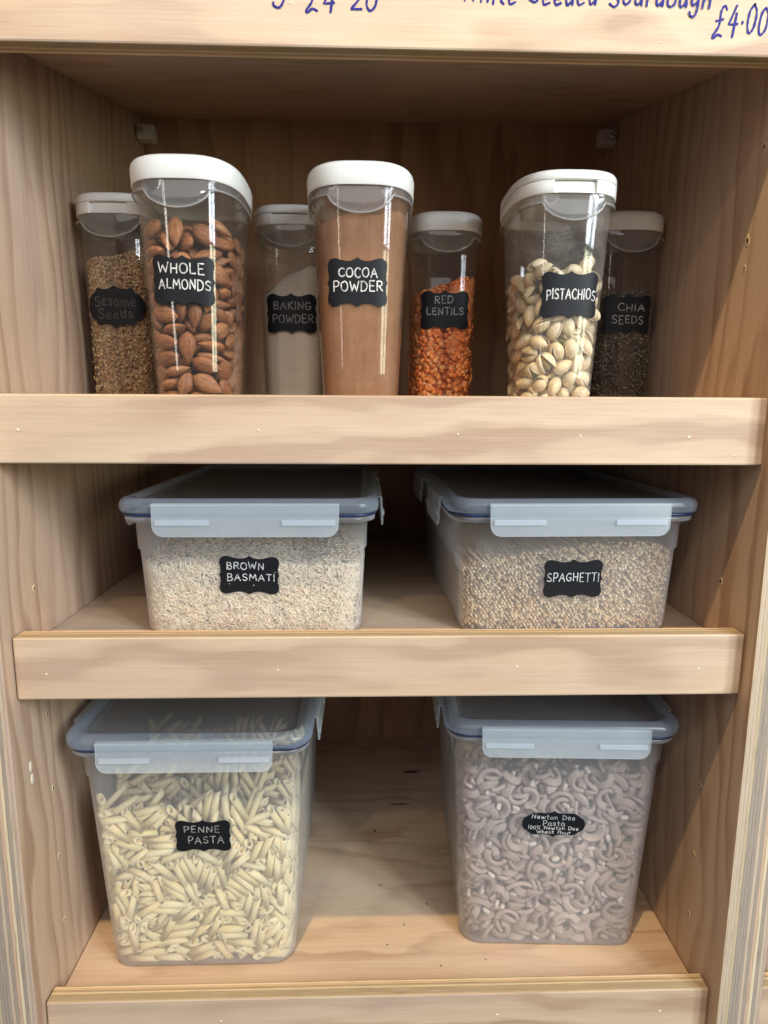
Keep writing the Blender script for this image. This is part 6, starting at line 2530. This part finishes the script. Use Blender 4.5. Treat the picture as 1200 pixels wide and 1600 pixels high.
def make_jar(x, y, flap, wall, label, lz, lines, ink, lshape='plaque', lw_=.0528, lh_=.0405, rz=0., lx=0., pen=.00105, lrot=0., size='slim'):
    use_jar(size)
    t = tag(empty('storage_jar', (x, y, Z1), rz), label, 'jar', 'pour-top jars on the upper shelf')
    pr = [(-.010, .0018), (-.004, .0010), (-.0010, .0022), (0, .006)]
    rings = [sup(ja(z)+d, jb(z)+d, z, 96, JE) for d, z in pr]+[sup(ja(z), jb(z), z, 96, JE) for z in (.04, .08, .12, .16, JH+.001)]
    V, F = loft(rings, True, False); obj('body', mesh_from('body', V, F, [M[wall]]), t)
    rings = [sup(ja(z)-.0016+d, jb(z)-.0016+d, z+.0022, 96, JE) for d, z in ((-.006, .001), (-.001, .003), (0, .008))]+[sup(ja(z)-.0016, jb(z)-.0016, z, 96, JE) for z in (.04, .08, .12, .16, JH)]
    V, F = loft(rings, True, False); obj('inner_wall', mesh_from('inner_wall', V, F, [M['clear']]), t)
    # clear collar under the lid, dipping in a scoop at front and back
    n = 144; rings = []
    def zl(k):
        c = Vector(sup(JA1, JB1, 0, n, JE)[k]); d = 0
        u = abs(c.x)/.026
        if u < 1 and abs(c.y) > .02: d = .0145*math.sqrt(max(0, 1-u*u))**1.2 if u < .92 else .0145*math.sqrt(1-.92**2)**1.2*(1-u)/.08
        return .1835-d
    P0 = [Vector(p) for p in sup(JA1, JB1, 0, n, JE)]
    for off, dz_ in ((.0020, None), (.0021, .0042), (.0030, .0030), (.0036, .0016), (.0031, .0004), (.0014, -.0004), (-.0002, -.0010)):
        R = []
        for k in range(n):
            z = JH+.0005 if dz_ is None else zl(k)+dz_
            a, b = ja(z)+off, jb(z)+off; p = P0[k]
            R.append((p.x/JA1*a, p.y/JB1*b, z))
        rings.append(R)
    V, F = loft(rings, False, False); co = obj('collar', mesh_from('collar', V, F, [M['collar']]), t)
    mid = []
    for k in range(n):
        z = zl(k)+.0006; p = P0[k]; mid.append(Vector((p.x/JA1*(ja(z)+.0028), p.y/JB1*(jb(z)+.0028), z)))
    V, F = [], []
    for k in range(n):
        tg = (mid[(k+1) % n]-mid[k-1]).normalized(); o1 = Vector((mid[k].x/JA1**2, mid[k].y/JB1**2, 0)).normalized(); o2 = tg.cross(o1).normalized()
        for q in range(7): V.append(mid[k]+(o1*math.cos(2*math.pi*q/7)+o2*math.sin(2*math.pi*q/7))*.0008)
    for k in range(n):
        for q in range(7): F.append((k*7+q, k*7+(q+1) % 7, ((k+1) % n)*7+(q+1) % 7, ((k+1) % n)*7+q))
    obj('bead', mesh_from('bead', V, F, [M['bead']]), co)
    # white lid
    A, B = LA, LB_; LH = .0195
    z0 = JH-.0005
    def lring(d, z, notch=False):
        R = []
        for (px, py, pz) in lid_pts(A+d, B+d, z):
            if notch and py < 0 and abs(px) < .0185: py += .0042*min(1, (.0185-abs(px))/.0009)
            R.append((px, py, pz))
        return R
    if flap:
        V, F = loft([lring(-.0034, z0+.0094), lring(-.0024, z0+.0004), lring(-.0006, z0, 0), lring(0, z0+.0008, 1), lring(.0002, z0+.0100, 1), lring(-.0004, z0+.0106, 1), lring(-.0030, z0+.0108, 1)], True, True)
        lid = obj('lid', mesh_from('lid', V, F, [M['white']]), t)
        V, F = loft([lring(-.0020, z0+.0110), lring(-.0002, z0+.0112), lring(.0003, z0+.0120), lring(0, z0+.0165), lring(-.0012, z0+.0185), lring(-.0035, z0+LH), lring(-.012, z0+LH+.0004)], True, True)
        fl = obj('flap', mesh_from('flap', V, F, [M['white']]), lid)
        for o in (lid, fl):
            o.modifiers.new('e', 'EDGE_SPLIT').split_angle = math.radians(50)
    else:
        V, F = loft([lring(-.0034, z0+.0182), lring(-.0024, z0+.0004), lring(-.0006, z0), lring(0, z0+.0008), lring(.0006, z0+.0130), lring(0, z0+.0158), lring(-.0016, z0+.0180), lring(-.0042, z0+LH), lring(-.014, z0+LH+.0006)], True, True)
        lid = obj('lid', mesh_from('lid', V, F, [M['white']]), t)
        lid.modifiers.new('e', 'EDGE_SPLIT').split_angle = math.radians(60)
    c0, s0_ = math.cos(lrot), math.sin(lrot)
    def fn(u, v, off):
        u, v = u*c0-v*s0_, u*s0_+v*c0
        z = lz+v; a, b = ja(z), jb(z); xx = lx+u*.985
        yy = b*(1-abs(min(1, abs(xx)/a))**JE)**(1/JE)
        g = Vector((math.copysign(abs(xx/a)**(JE-1)/a, xx), -(yy/b)**(JE-1)/b, 0)).normalized()
        return Vector((xx, -yy, z))+g*(off+.0002)
    put_label(t, fn, lw_, lh_, lshape, lines, ink, pen)
    return t
JARS = {}
JARS['almond'] = make_jar(-.1705, .1250, False, 'clear', 'jar of whole almonds, nearest the left upright in the front row', .1130, [('WHOLE', .0385, .0080, -.0015, .0100), ('ALMONDS', .0430, .0080, .0012, -.0030)], 'chalk', lx=.0005, lrot=math.radians(-2), size='wide')
JARS['cocoa'] = make_jar(-.0205, .1330, False, 'clear_cocoa', 'jar of brown cocoa powder in the middle of the front row', .1145, [('COCOA', .0335, .0074, .0005, .0080), ('POWDER', .0425, .0080, .0005, -.0030)], 'chalk', lx=-.0025, size='wide')
JARS['pistachio'] = make_jar(.1645, .1460, True, 'clear_salt', 'flip-top jar of pistachios at the right of the front row', .1080, [('PISTACHIOS', .0445, .0084, .0012, .0005)], 'chalk', lx=.0020, size='wide')
JARS['sesame'] = make_jar(-.2640, .2180, True, 'clear', 'flip-top jar of sesame seeds in the left back corner', .1050, [('Sesame', .0400, .0100, .0000, .0060), ('Seeds', .0335, .0095, .0000, -.0065)], 'chalk_faint', 'oval', .0565, .0405)
JARS['baking'] = make_jar(-.0935, .2480, True, 'clear_flour', 'flip-top jar of cream baking powder behind the almonds and cocoa', .1040, [('BAKING', .0390, .0074, .0010, .0080), ('POWDER', .0420, .0078, .0015, -.0050)], 'chalk_mid')
JARS['lentil'] = make_jar(.0705, .2630, False, 'clear', 'jar of orange red lentils behind the cocoa jar', .1110, [('RED', .0195, .0072, -.0015, .0105), ('LENTILS', .0395, .0072, .0000, -.0010)], 'chalk_mid', lx=-.001)
JARS['chia'] = make_jar(.2640, .2520, False, 'clear', 'jar of dark chia seeds in the right back corner', .1070, [('CHIA', .0285, .0072, .0030, .0070), ('SEEDS', .0335, .0078, .0000, -.0055)], 'chalk_mid')

# ------------------------------------------------------------------ contents of the jars
def jar_surface(n, inset, top, zmin=.004, top_share=.25):
    """points and outward normals on the heap inside a jar; top(x, y) is its height"""
    P, N = [], []
    m = int(n*(1-top_share)); th = np.random.uniform(0, 2*np.pi, m*2); u = np.random.uniform(0, 1, m*2)
    c, s = np.cos(th), np.sin(th)
    # even spread along the outline: weight the long flat sides
    for i in range(m):
        t = th[i]
        if math.sin(t) > .55: t = -t
        z = zmin+u[i]*.16
        a, b = ja(z)-inset, jb(z)-inset
        x = a*math.copysign(abs(math.cos(t))**(2/JE), math.cos(t)); y = b*math.copysign(abs(math.sin(t))**(2/JE), math.sin(t))
        if z > top(x, y): z = zmin+np.random.uniform()*(top(x, y)-zmin)
        P.append((x, y, z)); N.append((math.copysign(abs(x/a)**(JE-1)/a, x), math.copysign(abs(y/b)**(JE-1)/b, y), 0))
    for i in range(n-m):
        while True:
            x, y = np.random.uniform(-ja(.12), ja(.12)), np.random.uniform(-jb(.12), jb(.12)); z = top(x, y)
            if (abs(x)/(ja(z)-inset))**JE+(abs(y)/(jb(z)-inset))**JE < 1: break
        P.append((x, y, z)); N.append((0, 0, 1))
    return np.array(P), np.array(N)
def jar_core(inset, top, zmin=.0035, nz=7, n=60):
    rings = []
    O = [Vector(p) for p in sup(1, 1, 0, n, JE)]
    for i in range(nz+1):
        R = []
        for p in O:
            zt = top(p.x*ja(.12), p.y*jb(.12)); z = zmin+(zt-zmin)*i/nz
            R.append((p.x*(ja(z)-inset), p.y*(jb(z)-inset), z))
        rings.append(R)
    for f in (.75, .5, .25, .05):
        R = []
        for p in O:
            x, y = p.x*(ja(.12)-inset)*f, p.y*(jb(.12)-inset)*f; R.append((x, y, top(x, y)))
        rings.append(R)
    return loft(rings, True, True)
def fill_grains(jar, name, label, cat, mat, n, shape, inset, top, tilt=.35, layer=.0012, top_share=.22, core_mat=None):
    P, N = jar_surface(n, inset, top, top_share=top_share)
    P = P-N/np.linalg.norm(N, axis=1)[:, None]*np.random.uniform(0, layer, (len(P), 1))
    V, F = grain_shape(*shape)
    sz = np.random.uniform(.85, 1.15, len(P))
    R = frames_on(N, tilt)*sz[:, None, None]
    core = jar_core(inset+layer+.0016, lambda x, y: top(x, y)-layer-.001)
    me = scatter_mesh(name, V, F, R, P, mat, core, core=M[core_mat])
    o = obj(name, me); o.location = jar.location; o.rotation_euler = jar.rotation_euler
    return tag(o, label, cat, kind='stuff')
use_jar('slim')
fill_grains(JARS['sesame'], 'sesame_seeds', 'tan sesame seeds filling the jar in the left back corner', 'seeds', M['sesame'], 12500, (.0033, .0021, .0014, 6, 3), .0027,
            lambda x, y: .150+.20*x-.10*y+.002*math.sin(90*x+40*y), .45, .0020, core_mat='sesame_core')
fill_grains(JARS['lentil'], 'red_lentils', 'orange split red lentils filling the jar behind the cocoa', 'lentils', M['lentil'], 5600, (.0054, .0053, .0024, 8, 3), .0031,
            lambda x, y: .136+.22*x-.05*y+.002*math.sin(80*x), .16, .0028, core_mat='lentil_core')
fill_grains(JARS['chia'], 'chia_seeds', 'dark speckled chia seeds filling the jar in the right back corner', 'seeds', M['chia'], 20000, (.0022, .0016, .0014, 5, 2), .0025,
            lambda x, y: .134+.06*x+.06*y+.0012*math.sin(120*x), .5, .0016, core_mat='chia_core')
def fill_powder(jar, name, label, mat, top, inset=.0022):
    V, F = jar_core(inset, top, nz=14, n=96); me = mesh_from(name, V, F, [mat]); o = obj(name, me); o.location = jar.location; o.rotation_euler = jar.rotation_euler
    return tag(o, label, 'powder', kind='stuff')
fill_powder(JARS['baking'], 'baking_powder', 'cream baking powder heaped in its jar behind the almonds', M['baking'], lambda x, y: .1355+.36*x-.10*y+.004*math.sin(85*x+.6)+.0015*math.sin(190*x+60*y))
use_jar('wide')
fill_powder(JARS['cocoa'], 'cocoa_powder', 'brown cocoa powder filling the middle front jar', M['cocoa'], lambda x, y: .172+.10*x+.0018*math.sin(140*x+70*y)+.05*y)

# ------------------------------------------------------------------ loose pieces settled in their boxes and jars
def unpack(s):
    a = np.array(s, float).reshape(-1, 8); q = a[:, 3:7]
    return a[:, :3]/10000., q/np.linalg.norm(q, axis=1)[:, None], a[:, 7].astype(int)
def local_M(p, q): return Matrix.Translation(Vector(p)) @ Quaternion(q).to_matrix().to_4x4()
def join_pieces(name, datas, picks, mats, label, cat, base):
    """the pieces further in, as one mass"""
    V, F, S = [], [], []
    for Mx, d in picks:
        v, f, s = d; o = len(V); V += [Mx @ Vector(p) for p in v]; F += [tuple(i+o for i in g) for g in f]; S += list(s)
    me = mesh_from(name, V, F, mats, S); ob = obj(name, me); ob.matrix_world = base
    return tag(ob, label, cat, kind='stuff')

def place_pieces(name, label, cat, group, base, pos, quat, var, meshes, datas, mats, chosen, heap_name, heap_label, child=None, shift=None):
    rest = []
    for i in range(len(pos)):
        Mx = local_M(pos[i], quat[i])
        if i in chosen:
            o = obj(name, meshes[var[i] % len(meshes)]); o.matrix_world = base @ Mx
            tag(o, label, cat, group)
            if child:
                c = obj(child[0], child[1][var[i] % len(child[1])], o)
        else: rest.append((Mx, datas[var[i] % len(datas)]))
    if shift:
        for d in shift:
            for i in range(len(pos)): rest.append((Matrix.Translation(d) @ local_M(pos[i], quat[i]), datas[var[i] % len(datas)]))
    if rest: join_pieces(heap_name, None, rest, mats, heap_label, cat, base)

def pull_in(pos, quat, var, datas, y_off, z_off, hf, gap=.0012):
    """keep pieces inside the box's rounded corners"""
    dz = BD-BW; pos = pos.copy()
    vs = [np.array([tuple(v) for v in d[0]]) for d in datas]
    for i in range(len(pos)):
        R = np.array(Quaternion(quat[i]).to_matrix())
        for _ in range(3):
            P = vs[var[i] % len(vs)] @ R.T+pos[i]; x, y, z = P[:, 0], P[:, 1]+y_off, P[:, 2]+z_off
            h = np.array([hf(max(0, q)) for q in (z.min(), z.max())]).min()-gap
            kx, ky = h-(CR-gap), h+dz-(CR-gap); ex, ey = np.abs(x)-kx, -y-ky
            m = (ex > 0) & (ey > 0)
            d = np.where(m, np.hypot(np.maximum(ex, 0), np.maximum(ey, 0))-(CR-gap), np.maximum(np.abs(x)-h, -y-(h+dz)))
            j = int(np.argmax(d))
            if d[j] <= 0: break
            g = np.array([math.copysign(max(ex[j], 0), x[j]), -max(ey[j], 0)]) if m[j] else np.array([math.copysign(1., x[j]), 0.]) if abs(x[j])-h > -y[j]-(h+dz) else np.array([0., -1.])
            g /= np.linalg.norm(g)
            pos[i, 0] -= g[0]*d[j]; pos[i, 1] -= g[1]*d[j]
    return pos
def spread(pos):
    z = pos[:, 2]/.19; pos = pos.copy()
    pos[:, 0] *= (.0340+.0090*z)/(.0325+.0060*z); pos[:, 1] *= (.0465+.0125*z)/(.045+.008*z); return pos
def mat_of(o, off=(0, 0, 0)):
    return Matrix.Translation(o.location) @ o.rotation_euler.to_matrix().to_4x4() @ Matrix.Translation(off)

# penne
pos, quat, var = unpack(DATA['penne']); k_ = pos[:, 2] < .176+.004*np.sin(60*pos[:, 0]); pos, quat, var = pos[k_], quat[k_], var[k_]
FB = -(half_t(0)+BD-BW)       # front wall at the floor of a tall box, box coordinates
pd = penne_data(); pm = mesh_from('penne_piece', *pd[:2], [M['penne'], M['penne_end']], pd[2])
pos = pull_in(pos, quat, var, [pd], FB+.0267, .003, half_t)
yy = pos[:, 1]+pos[:, 2]*.0476
chosen = set(np.argsort(yy)[:300].tolist())
pl = penne_data(n=7)
place_pieces('penne_piece', 'tube of pale yellow penne seen through the tall box at left', 'pasta', 'penne pressed against the front of the box', mat_of(penne_box, (0, FB+.0245+.0022, .0030)),
             pos, quat, var, [pm], [pl], [M['penne'], M['penne_end']], chosen, 'penne_heap', 'mass of penne deeper inside the tall box at left', shift=[Vector((0, .046, 0)), Vector((0, .092, 0)), Vector((0, .150, 0))])
# wholewheat curls
pos, quat, var = unpack(DATA['curl'])
cds = [curl_data(v) for v in range(4)]
cms = [mesh_from('curl_piece', *d[:2], [M['curl'], M['curl_end']], d[2]) for d in cds]
pos = pull_in(pos, quat, var, cds, FB+.0267, .003, half_t)
yy = pos[:, 1]+pos[:, 2]*.0476
chosen = set(np.argsort(yy)[:280].tolist())
place_pieces('pasta_curl', 'grooved brown wholewheat pasta curl in the tall box at right', 'pasta', 'wholewheat curls pressed against the front of the box', mat_of(curl_box, (0, FB+.0245+.0022, .0030)),
             pos, quat, var, cms, cds, [M['curl'], M['curl_end']], chosen, 'curl_heap', 'mass of wholewheat curls deeper inside the tall box at right', shift=[Vector((0, .045, 0))])
# almonds
pos, quat, var = unpack(DATA['almond']); pos = spread(pos); pos[:, 2] *= 1.10
ad = []
for s in (1, .92, 1.06):
    V, F = almond_data(n=16, m=12); ad.append(([Vector(v)*s for v in V], F, [0]*len(F)))
ams = [mesh_from('almond', d[0], d[1], [M['almond'], M['almond_in']]) for d in ad]
# a few broken almonds show their pale flesh
def broken(frac, tilt):
    bm = bmesh.new(); me = mesh_from('almond', *ad[0][:2], [M['almond'], M['almond_in']]); bm.from_mesh(me)
    r = bmesh.ops.bisect_plane(bm, geom=list(bm.verts)+list(bm.edges)+list(bm.faces), plane_co=(.026*(frac-.5), 0, 0), plane_no=Vector((1, tilt, .3)).normalized(), clear_outer=True)
    ed = [e for e in r['geom_cut'] if isinstance(e, bmesh.types.BMEdge)]
    f = bmesh.ops.contextual_create(bm, geom=ed)
    for q in f['faces']: q.material_index = 1; q.smooth = False
    bm.to_mesh(me); bm.free(); return me
brk = [broken(.72, .2), broken(.62, -.5)]
rad = (np.abs(pos[:, 0])/.036)**3+(np.abs(pos[:, 1])/.049)**3
sc_vis = pos[:, 1]-.5*pos[:, 0]
front = [i for i in range(len(pos)) if (rad[i] > .24 and (pos[i, 1] < -.006 or pos[i, 0] > .014)) or pos[i, 2] > .118]
chosen = set(front)
ball = mat_of(JARS['almond'], (0, 0, .0035))
order = sorted(front, key=lambda i: pos[i, 1]+.1*abs(pos[i, 2]-.06))
bset = set(order[3:60:9])
rest = []
for i in range(len(pos)):
    Mx = local_M(pos[i], quat[i])
    if i in chosen:
        b = i in bset
        o = obj('almond', brk[i % 2] if b else ams[var[i] % 3]); o.matrix_world = ball @ Mx
        tag(o, 'broken almond showing pale flesh inside the almond jar' if b else 'whole brown almond seen through the almond jar', 'almond', 'broken almonds in the jar' if b else 'whole almonds in the jar')
    else: rest.append((Mx, ad[var[i] % 3]))
join_pieces('almond_heap', None, rest, [M['almond'], M['almond_in']], 'mass of almonds in the core of the almond jar', 'almond', ball)
# pistachios
pos, quat, var = unpack(DATA['pistachio']); pos = spread(pos); pos[:, 2] *= 1.13
ops = (.04, .16, .28)
sd = []
for op in ops:
    V, F = pistachio_shell(op); sd.append((V, F, [0]*len(F)))
sms = [mesh_from('pistachio', d[0], d[1], [M['shell']]) for d in sd]
V, F = almond_data(L=.0165, W=.0086, T=.0098, n=10, m=7); kd = [mesh_from('kernel', V, F, [M['kernel']])]
rad = (np.abs(pos[:, 0])/.036)**3+(np.abs(pos[:, 1])/.049)**3
chosen = set(i for i in range(len(pos)) if (rad[i] > .24 and (pos[i, 1] < -.006 or pos[i, 0] < -.014)) or pos[i, 2] > .098)
place_pieces('pistachio', 'split cream pistachio shell seen through the pistachio jar', 'pistachio', 'pistachios in the jar', mat_of(JARS['pistachio'], (0, 0, .0035)),
             pos, quat, var, sms, sd, [M['shell']], chosen, 'pistachio_heap', 'mass of pistachios in the core of the pistachio jar', child=('kernel', kd))

# brown rice in its box
def box_grains(box, name, label, cat, mat, counts, shape, top, hf, inset=.0018, layer=.0026, tilt=.3):
    P, N = [], []; dz = BD-BW
    nf, ns, nt = counts
    for i in range(nf):
        z = random.uniform(.004, .10)
        x = random.uniform(-1, 1)*(hf(.03)-.003); y0 = -(hf(z)+dz-inset)
        tz = top(x, y0)
        if z > tz: z = random.uniform(.004, tz)
        P.append((x, -(hf(z)+dz-inset)+random.uniform(0, layer), z)); N.append((0, -1, 0))
    for s in (-1, 1):
        for i in range(ns):
            y = random.uniform(-1, .6)*(hf(.03)+dz-.004); z = random.uniform(.004, .10); tz = top(s*hf(z), y)
            if z > tz: z = random.uniform(.004, tz)
            P.append((s*(hf(z)-inset-random.uniform(0, layer)), y, z)); N.append((s, 0, 0))
    for i in range(nt):
        y = -(hf(.06)+dz-.004)+abs(random.gauss(0, .11)) if random.random() < .8 else random.uniform(-.14, .14)
        y = min(.14, y); x = random.uniform(-1, 1)*(hf(.06)-.003)
        P.append((x, y, top(x, y)-random.uniform(0, layer))); N.append((0, 0, 1))
    P, N = np.array(P), np.array(N, float)
    hh = np.array([hf(z) for z in P[:, 2]])-inset; ex = np.abs(P[:, 0])-(hh-CR+inset); ey = np.abs(P[:, 1])-(hh+dz-CR+inset)
    d = np.hypot(ex, ey); k = (ex > 0) & (ey > 0) & (d > CR-inset*2)
    f = np.where(k, (CR-inset*2)/np.maximum(d, 1e-6), 1)
    P[:, 0] = np.where(k, np.sign(P[:, 0])*(hh-CR+inset+ex*f), P[:, 0]); P[:, 1] = np.where(k, np.sign(P[:, 1])*(hh+dz-CR+inset+ey*f), P[:, 1])
    N[k] = np.stack([np.sign(P[k, 0])*ex[k], np.sign(P[k, 1])*ey[k], 0*ex[k]], 1)
    V, F = grain_shape(*shape); R = frames_on(N, tilt)*np.random.uniform(.85, 1.15, len(P))[:, None, None]
    # solid middle
    nx, ny = 14, 18; CV, CF = [], []
    for i in range(nx+1):
        for j in range(ny+1):
            x = (2*i/nx-1)*(hf(.03)-inset-layer-.0022); y = (2*j/ny-1)*(hf(.03)+dz-inset-layer-.0022); 
            if i in (0, nx) and j in (0, ny): x, y = x*.93, y*.955
            CV.append((x, y, top(x, y)-layer*1.5))
    for i in range(nx):
        for j in range(ny): a = i*(ny+1)+j; CF.append((a, a+ny+1, a+ny+2, a+1))
    rim = [i*(ny+1) for i in range(nx+1)]+[nx*(ny+1)+j for j in range(1, ny+1)]+[i*(ny+1)+ny for i in range(nx-1, -1, -1)]+[j for j in range(ny-1, 0, -1)]
    b = len(CV)
    for q in rim: v = CV[q]; CV.append((v[0]*.965, v[1]*.975, .003))
    n = len(rim)
    for k in range(n): CF.append((rim[k], b+k, b+(k+1) % n, rim[(k+1) % n]))
    me = scatter_mesh(name, V, F, R, P, mat, (CV, CF), core=M['rice_core']); o = obj(name, me); o.location = box.location; o.rotation_euler = box.rotation_euler
    return tag(o, label, cat, kind='stuff')
box_grains(rice_box, 'brown_rice', 'pale brown basmati rice filling its clip-lid box', 'rice', M['rice'], (4300, 1200, 4200), (.0084, .0019, .0017, 6, 3),
           lambda x, y: .068+.05*(y+.15)+.0025*math.sin(40*x+30*y)+.0015*math.sin(95*x+1), half_s)

# spaghetti: sticks running back from the front wall
def spaghetti():
    dz = BD-BW; P, D, L = [], [], []
    r = .00115; n = 6
    z = .0045; row = 0; hmax = .072
    while z < hmax+.006:
        h = half_s(z)-.004; x = -h+(row % 2)*.0012
        while x < h:
            hx = hmax+.006*math.sin(22*x+.5)+.02*x
            if z < hx:
                ex = abs(x)-(half_s(z)-CR)
                y0 = -(half_s(z)+dz-.0024)+abs(random.gauss(0, .0055))+(CR-math.sqrt(max(0, CR*CR-ex*ex)) if ex > 0 else 0)
                tl = random.gauss(-.20, .13), random.gauss(.20, .10)
                tl = max(tl[0], (-h+.001-x)/.034), tl[1]; tl = min(tl[0], (h-.001-x)/.034), tl[1]
                P.append((x+random.uniform(-.0006, .0006), y0, z+random.uniform(-.0006, .0006))); D.append((tl[0], 1, tl[1])); L.append(random.uniform(.016, .034))
                if row % 2 == 0: P.append((x*.97, y0+.012, z)); D.append((random.gauss(0, .01), 1, 0)); L.append(.235)
            x += .0034
        z += .0030; row += 1
    for i in range(420):                       # loose sticks lying askew on top
        x = random.uniform(-1, 1)*(half_s(.06)-.012); y0 = -(half_s(.07)+dz-.004)+abs(random.gauss(0, .012))
        a = random.gauss(.0, .07)
        a = max(-(half_s(.06)-.006+x)/.25, min((half_s(.06)-.006-x)/.25, a))
        P.append((x, y0+.008, hmax+.006*math.sin(22*x+.5)+.02*x+random.uniform(-.001, .0045))); D.append((a, 1, random.uniform(-.01, .01))); L.append(.245)
    P, D, L = np.array(P), np.array(D), np.array(L)
    D /= np.linalg.norm(D, axis=1)[:, None]
    X = np.cross(D, np.array([[0, 0, 1.]])); X /= np.linalg.norm(X, axis=1)[:, None]; Z = np.cross(X, D)
    R = np.stack([X, D*L[:, None], Z], axis=2)
    V = [(r*math.cos(2*math.pi*k/n), t, r*math.sin(2*math.pi*k/n)) for t in (0, 1) for k in range(n)]
    F = [(k, n+k, n+(k+1) % n, (k+1) % n) for k in range(n)]+[(0, 1, 2, 3), (3, 4, 5, 0)]
    me = scatter_mesh('spaghetti', V, F, R, P, M['spaghetti'], None, False)
    o = obj('spaghetti', me); o.location = spag_box.location; o.rotation_euler = spag_box.rotation_euler
    tag(o, 'bundle of straw-coloured spaghetti with its cut ends facing out', 'pasta', kind='stuff')
spaghetti()

# ------------------------------------------------------------------ crumbs on the bottom shelf
CR_ = [(-.0030, .2770, .0022, 'dark speck of dirt farthest back between the two tall boxes'), (.002, .178, .0017, 'oblong dark crumb between the tall boxes just inside the shadow'), (.0545, .148, .0013, 'dark crumb in the shadow close to the curly pasta box'),
       (.0265, .119, .0012, 'dark crumb in the light between the two tall boxes'), (.0075, .0925, .0010, 'pale brown crumb in the light between the tall boxes'), (.0240, .0480, .0016, 'dark crumb beside the front lip between the tall boxes'),
       (.0610, .0655, .0011, 'small crumb in front of the curly pasta box, toward its left corner'), (.1080, .0720, .0010, 'tiny crumb under the front edge of the curly pasta box'), (.3000, .0500, .0011, 'crumb in the front right corner of the bottom shelf')]
for i, (x, y, r, lab) in enumerate(CR_):
    rnd = random.Random(i); bm = bmesh.new(); bmesh.ops.create_icosphere(bm, subdivisions=1, radius=r*.7)
    for v in bm.verts: v.co = Vector((v.co.x*1.5*rnd.uniform(.7, 1.2), v.co.y*rnd.uniform(.7, 1.2), v.co.z*.6*rnd.uniform(.7, 1.2)))
    me = bpy.data.meshes.new('crumb'); bm.to_mesh(me); bm.free(); me.materials.append(M['speck'])
    o = obj('crumb', me, None, (x, y, r*.5)); o.rotation_euler = (0, 0, rnd.uniform(0, 3)); tag(o, lab, 'crumb', 'crumbs on the bottom shelf')
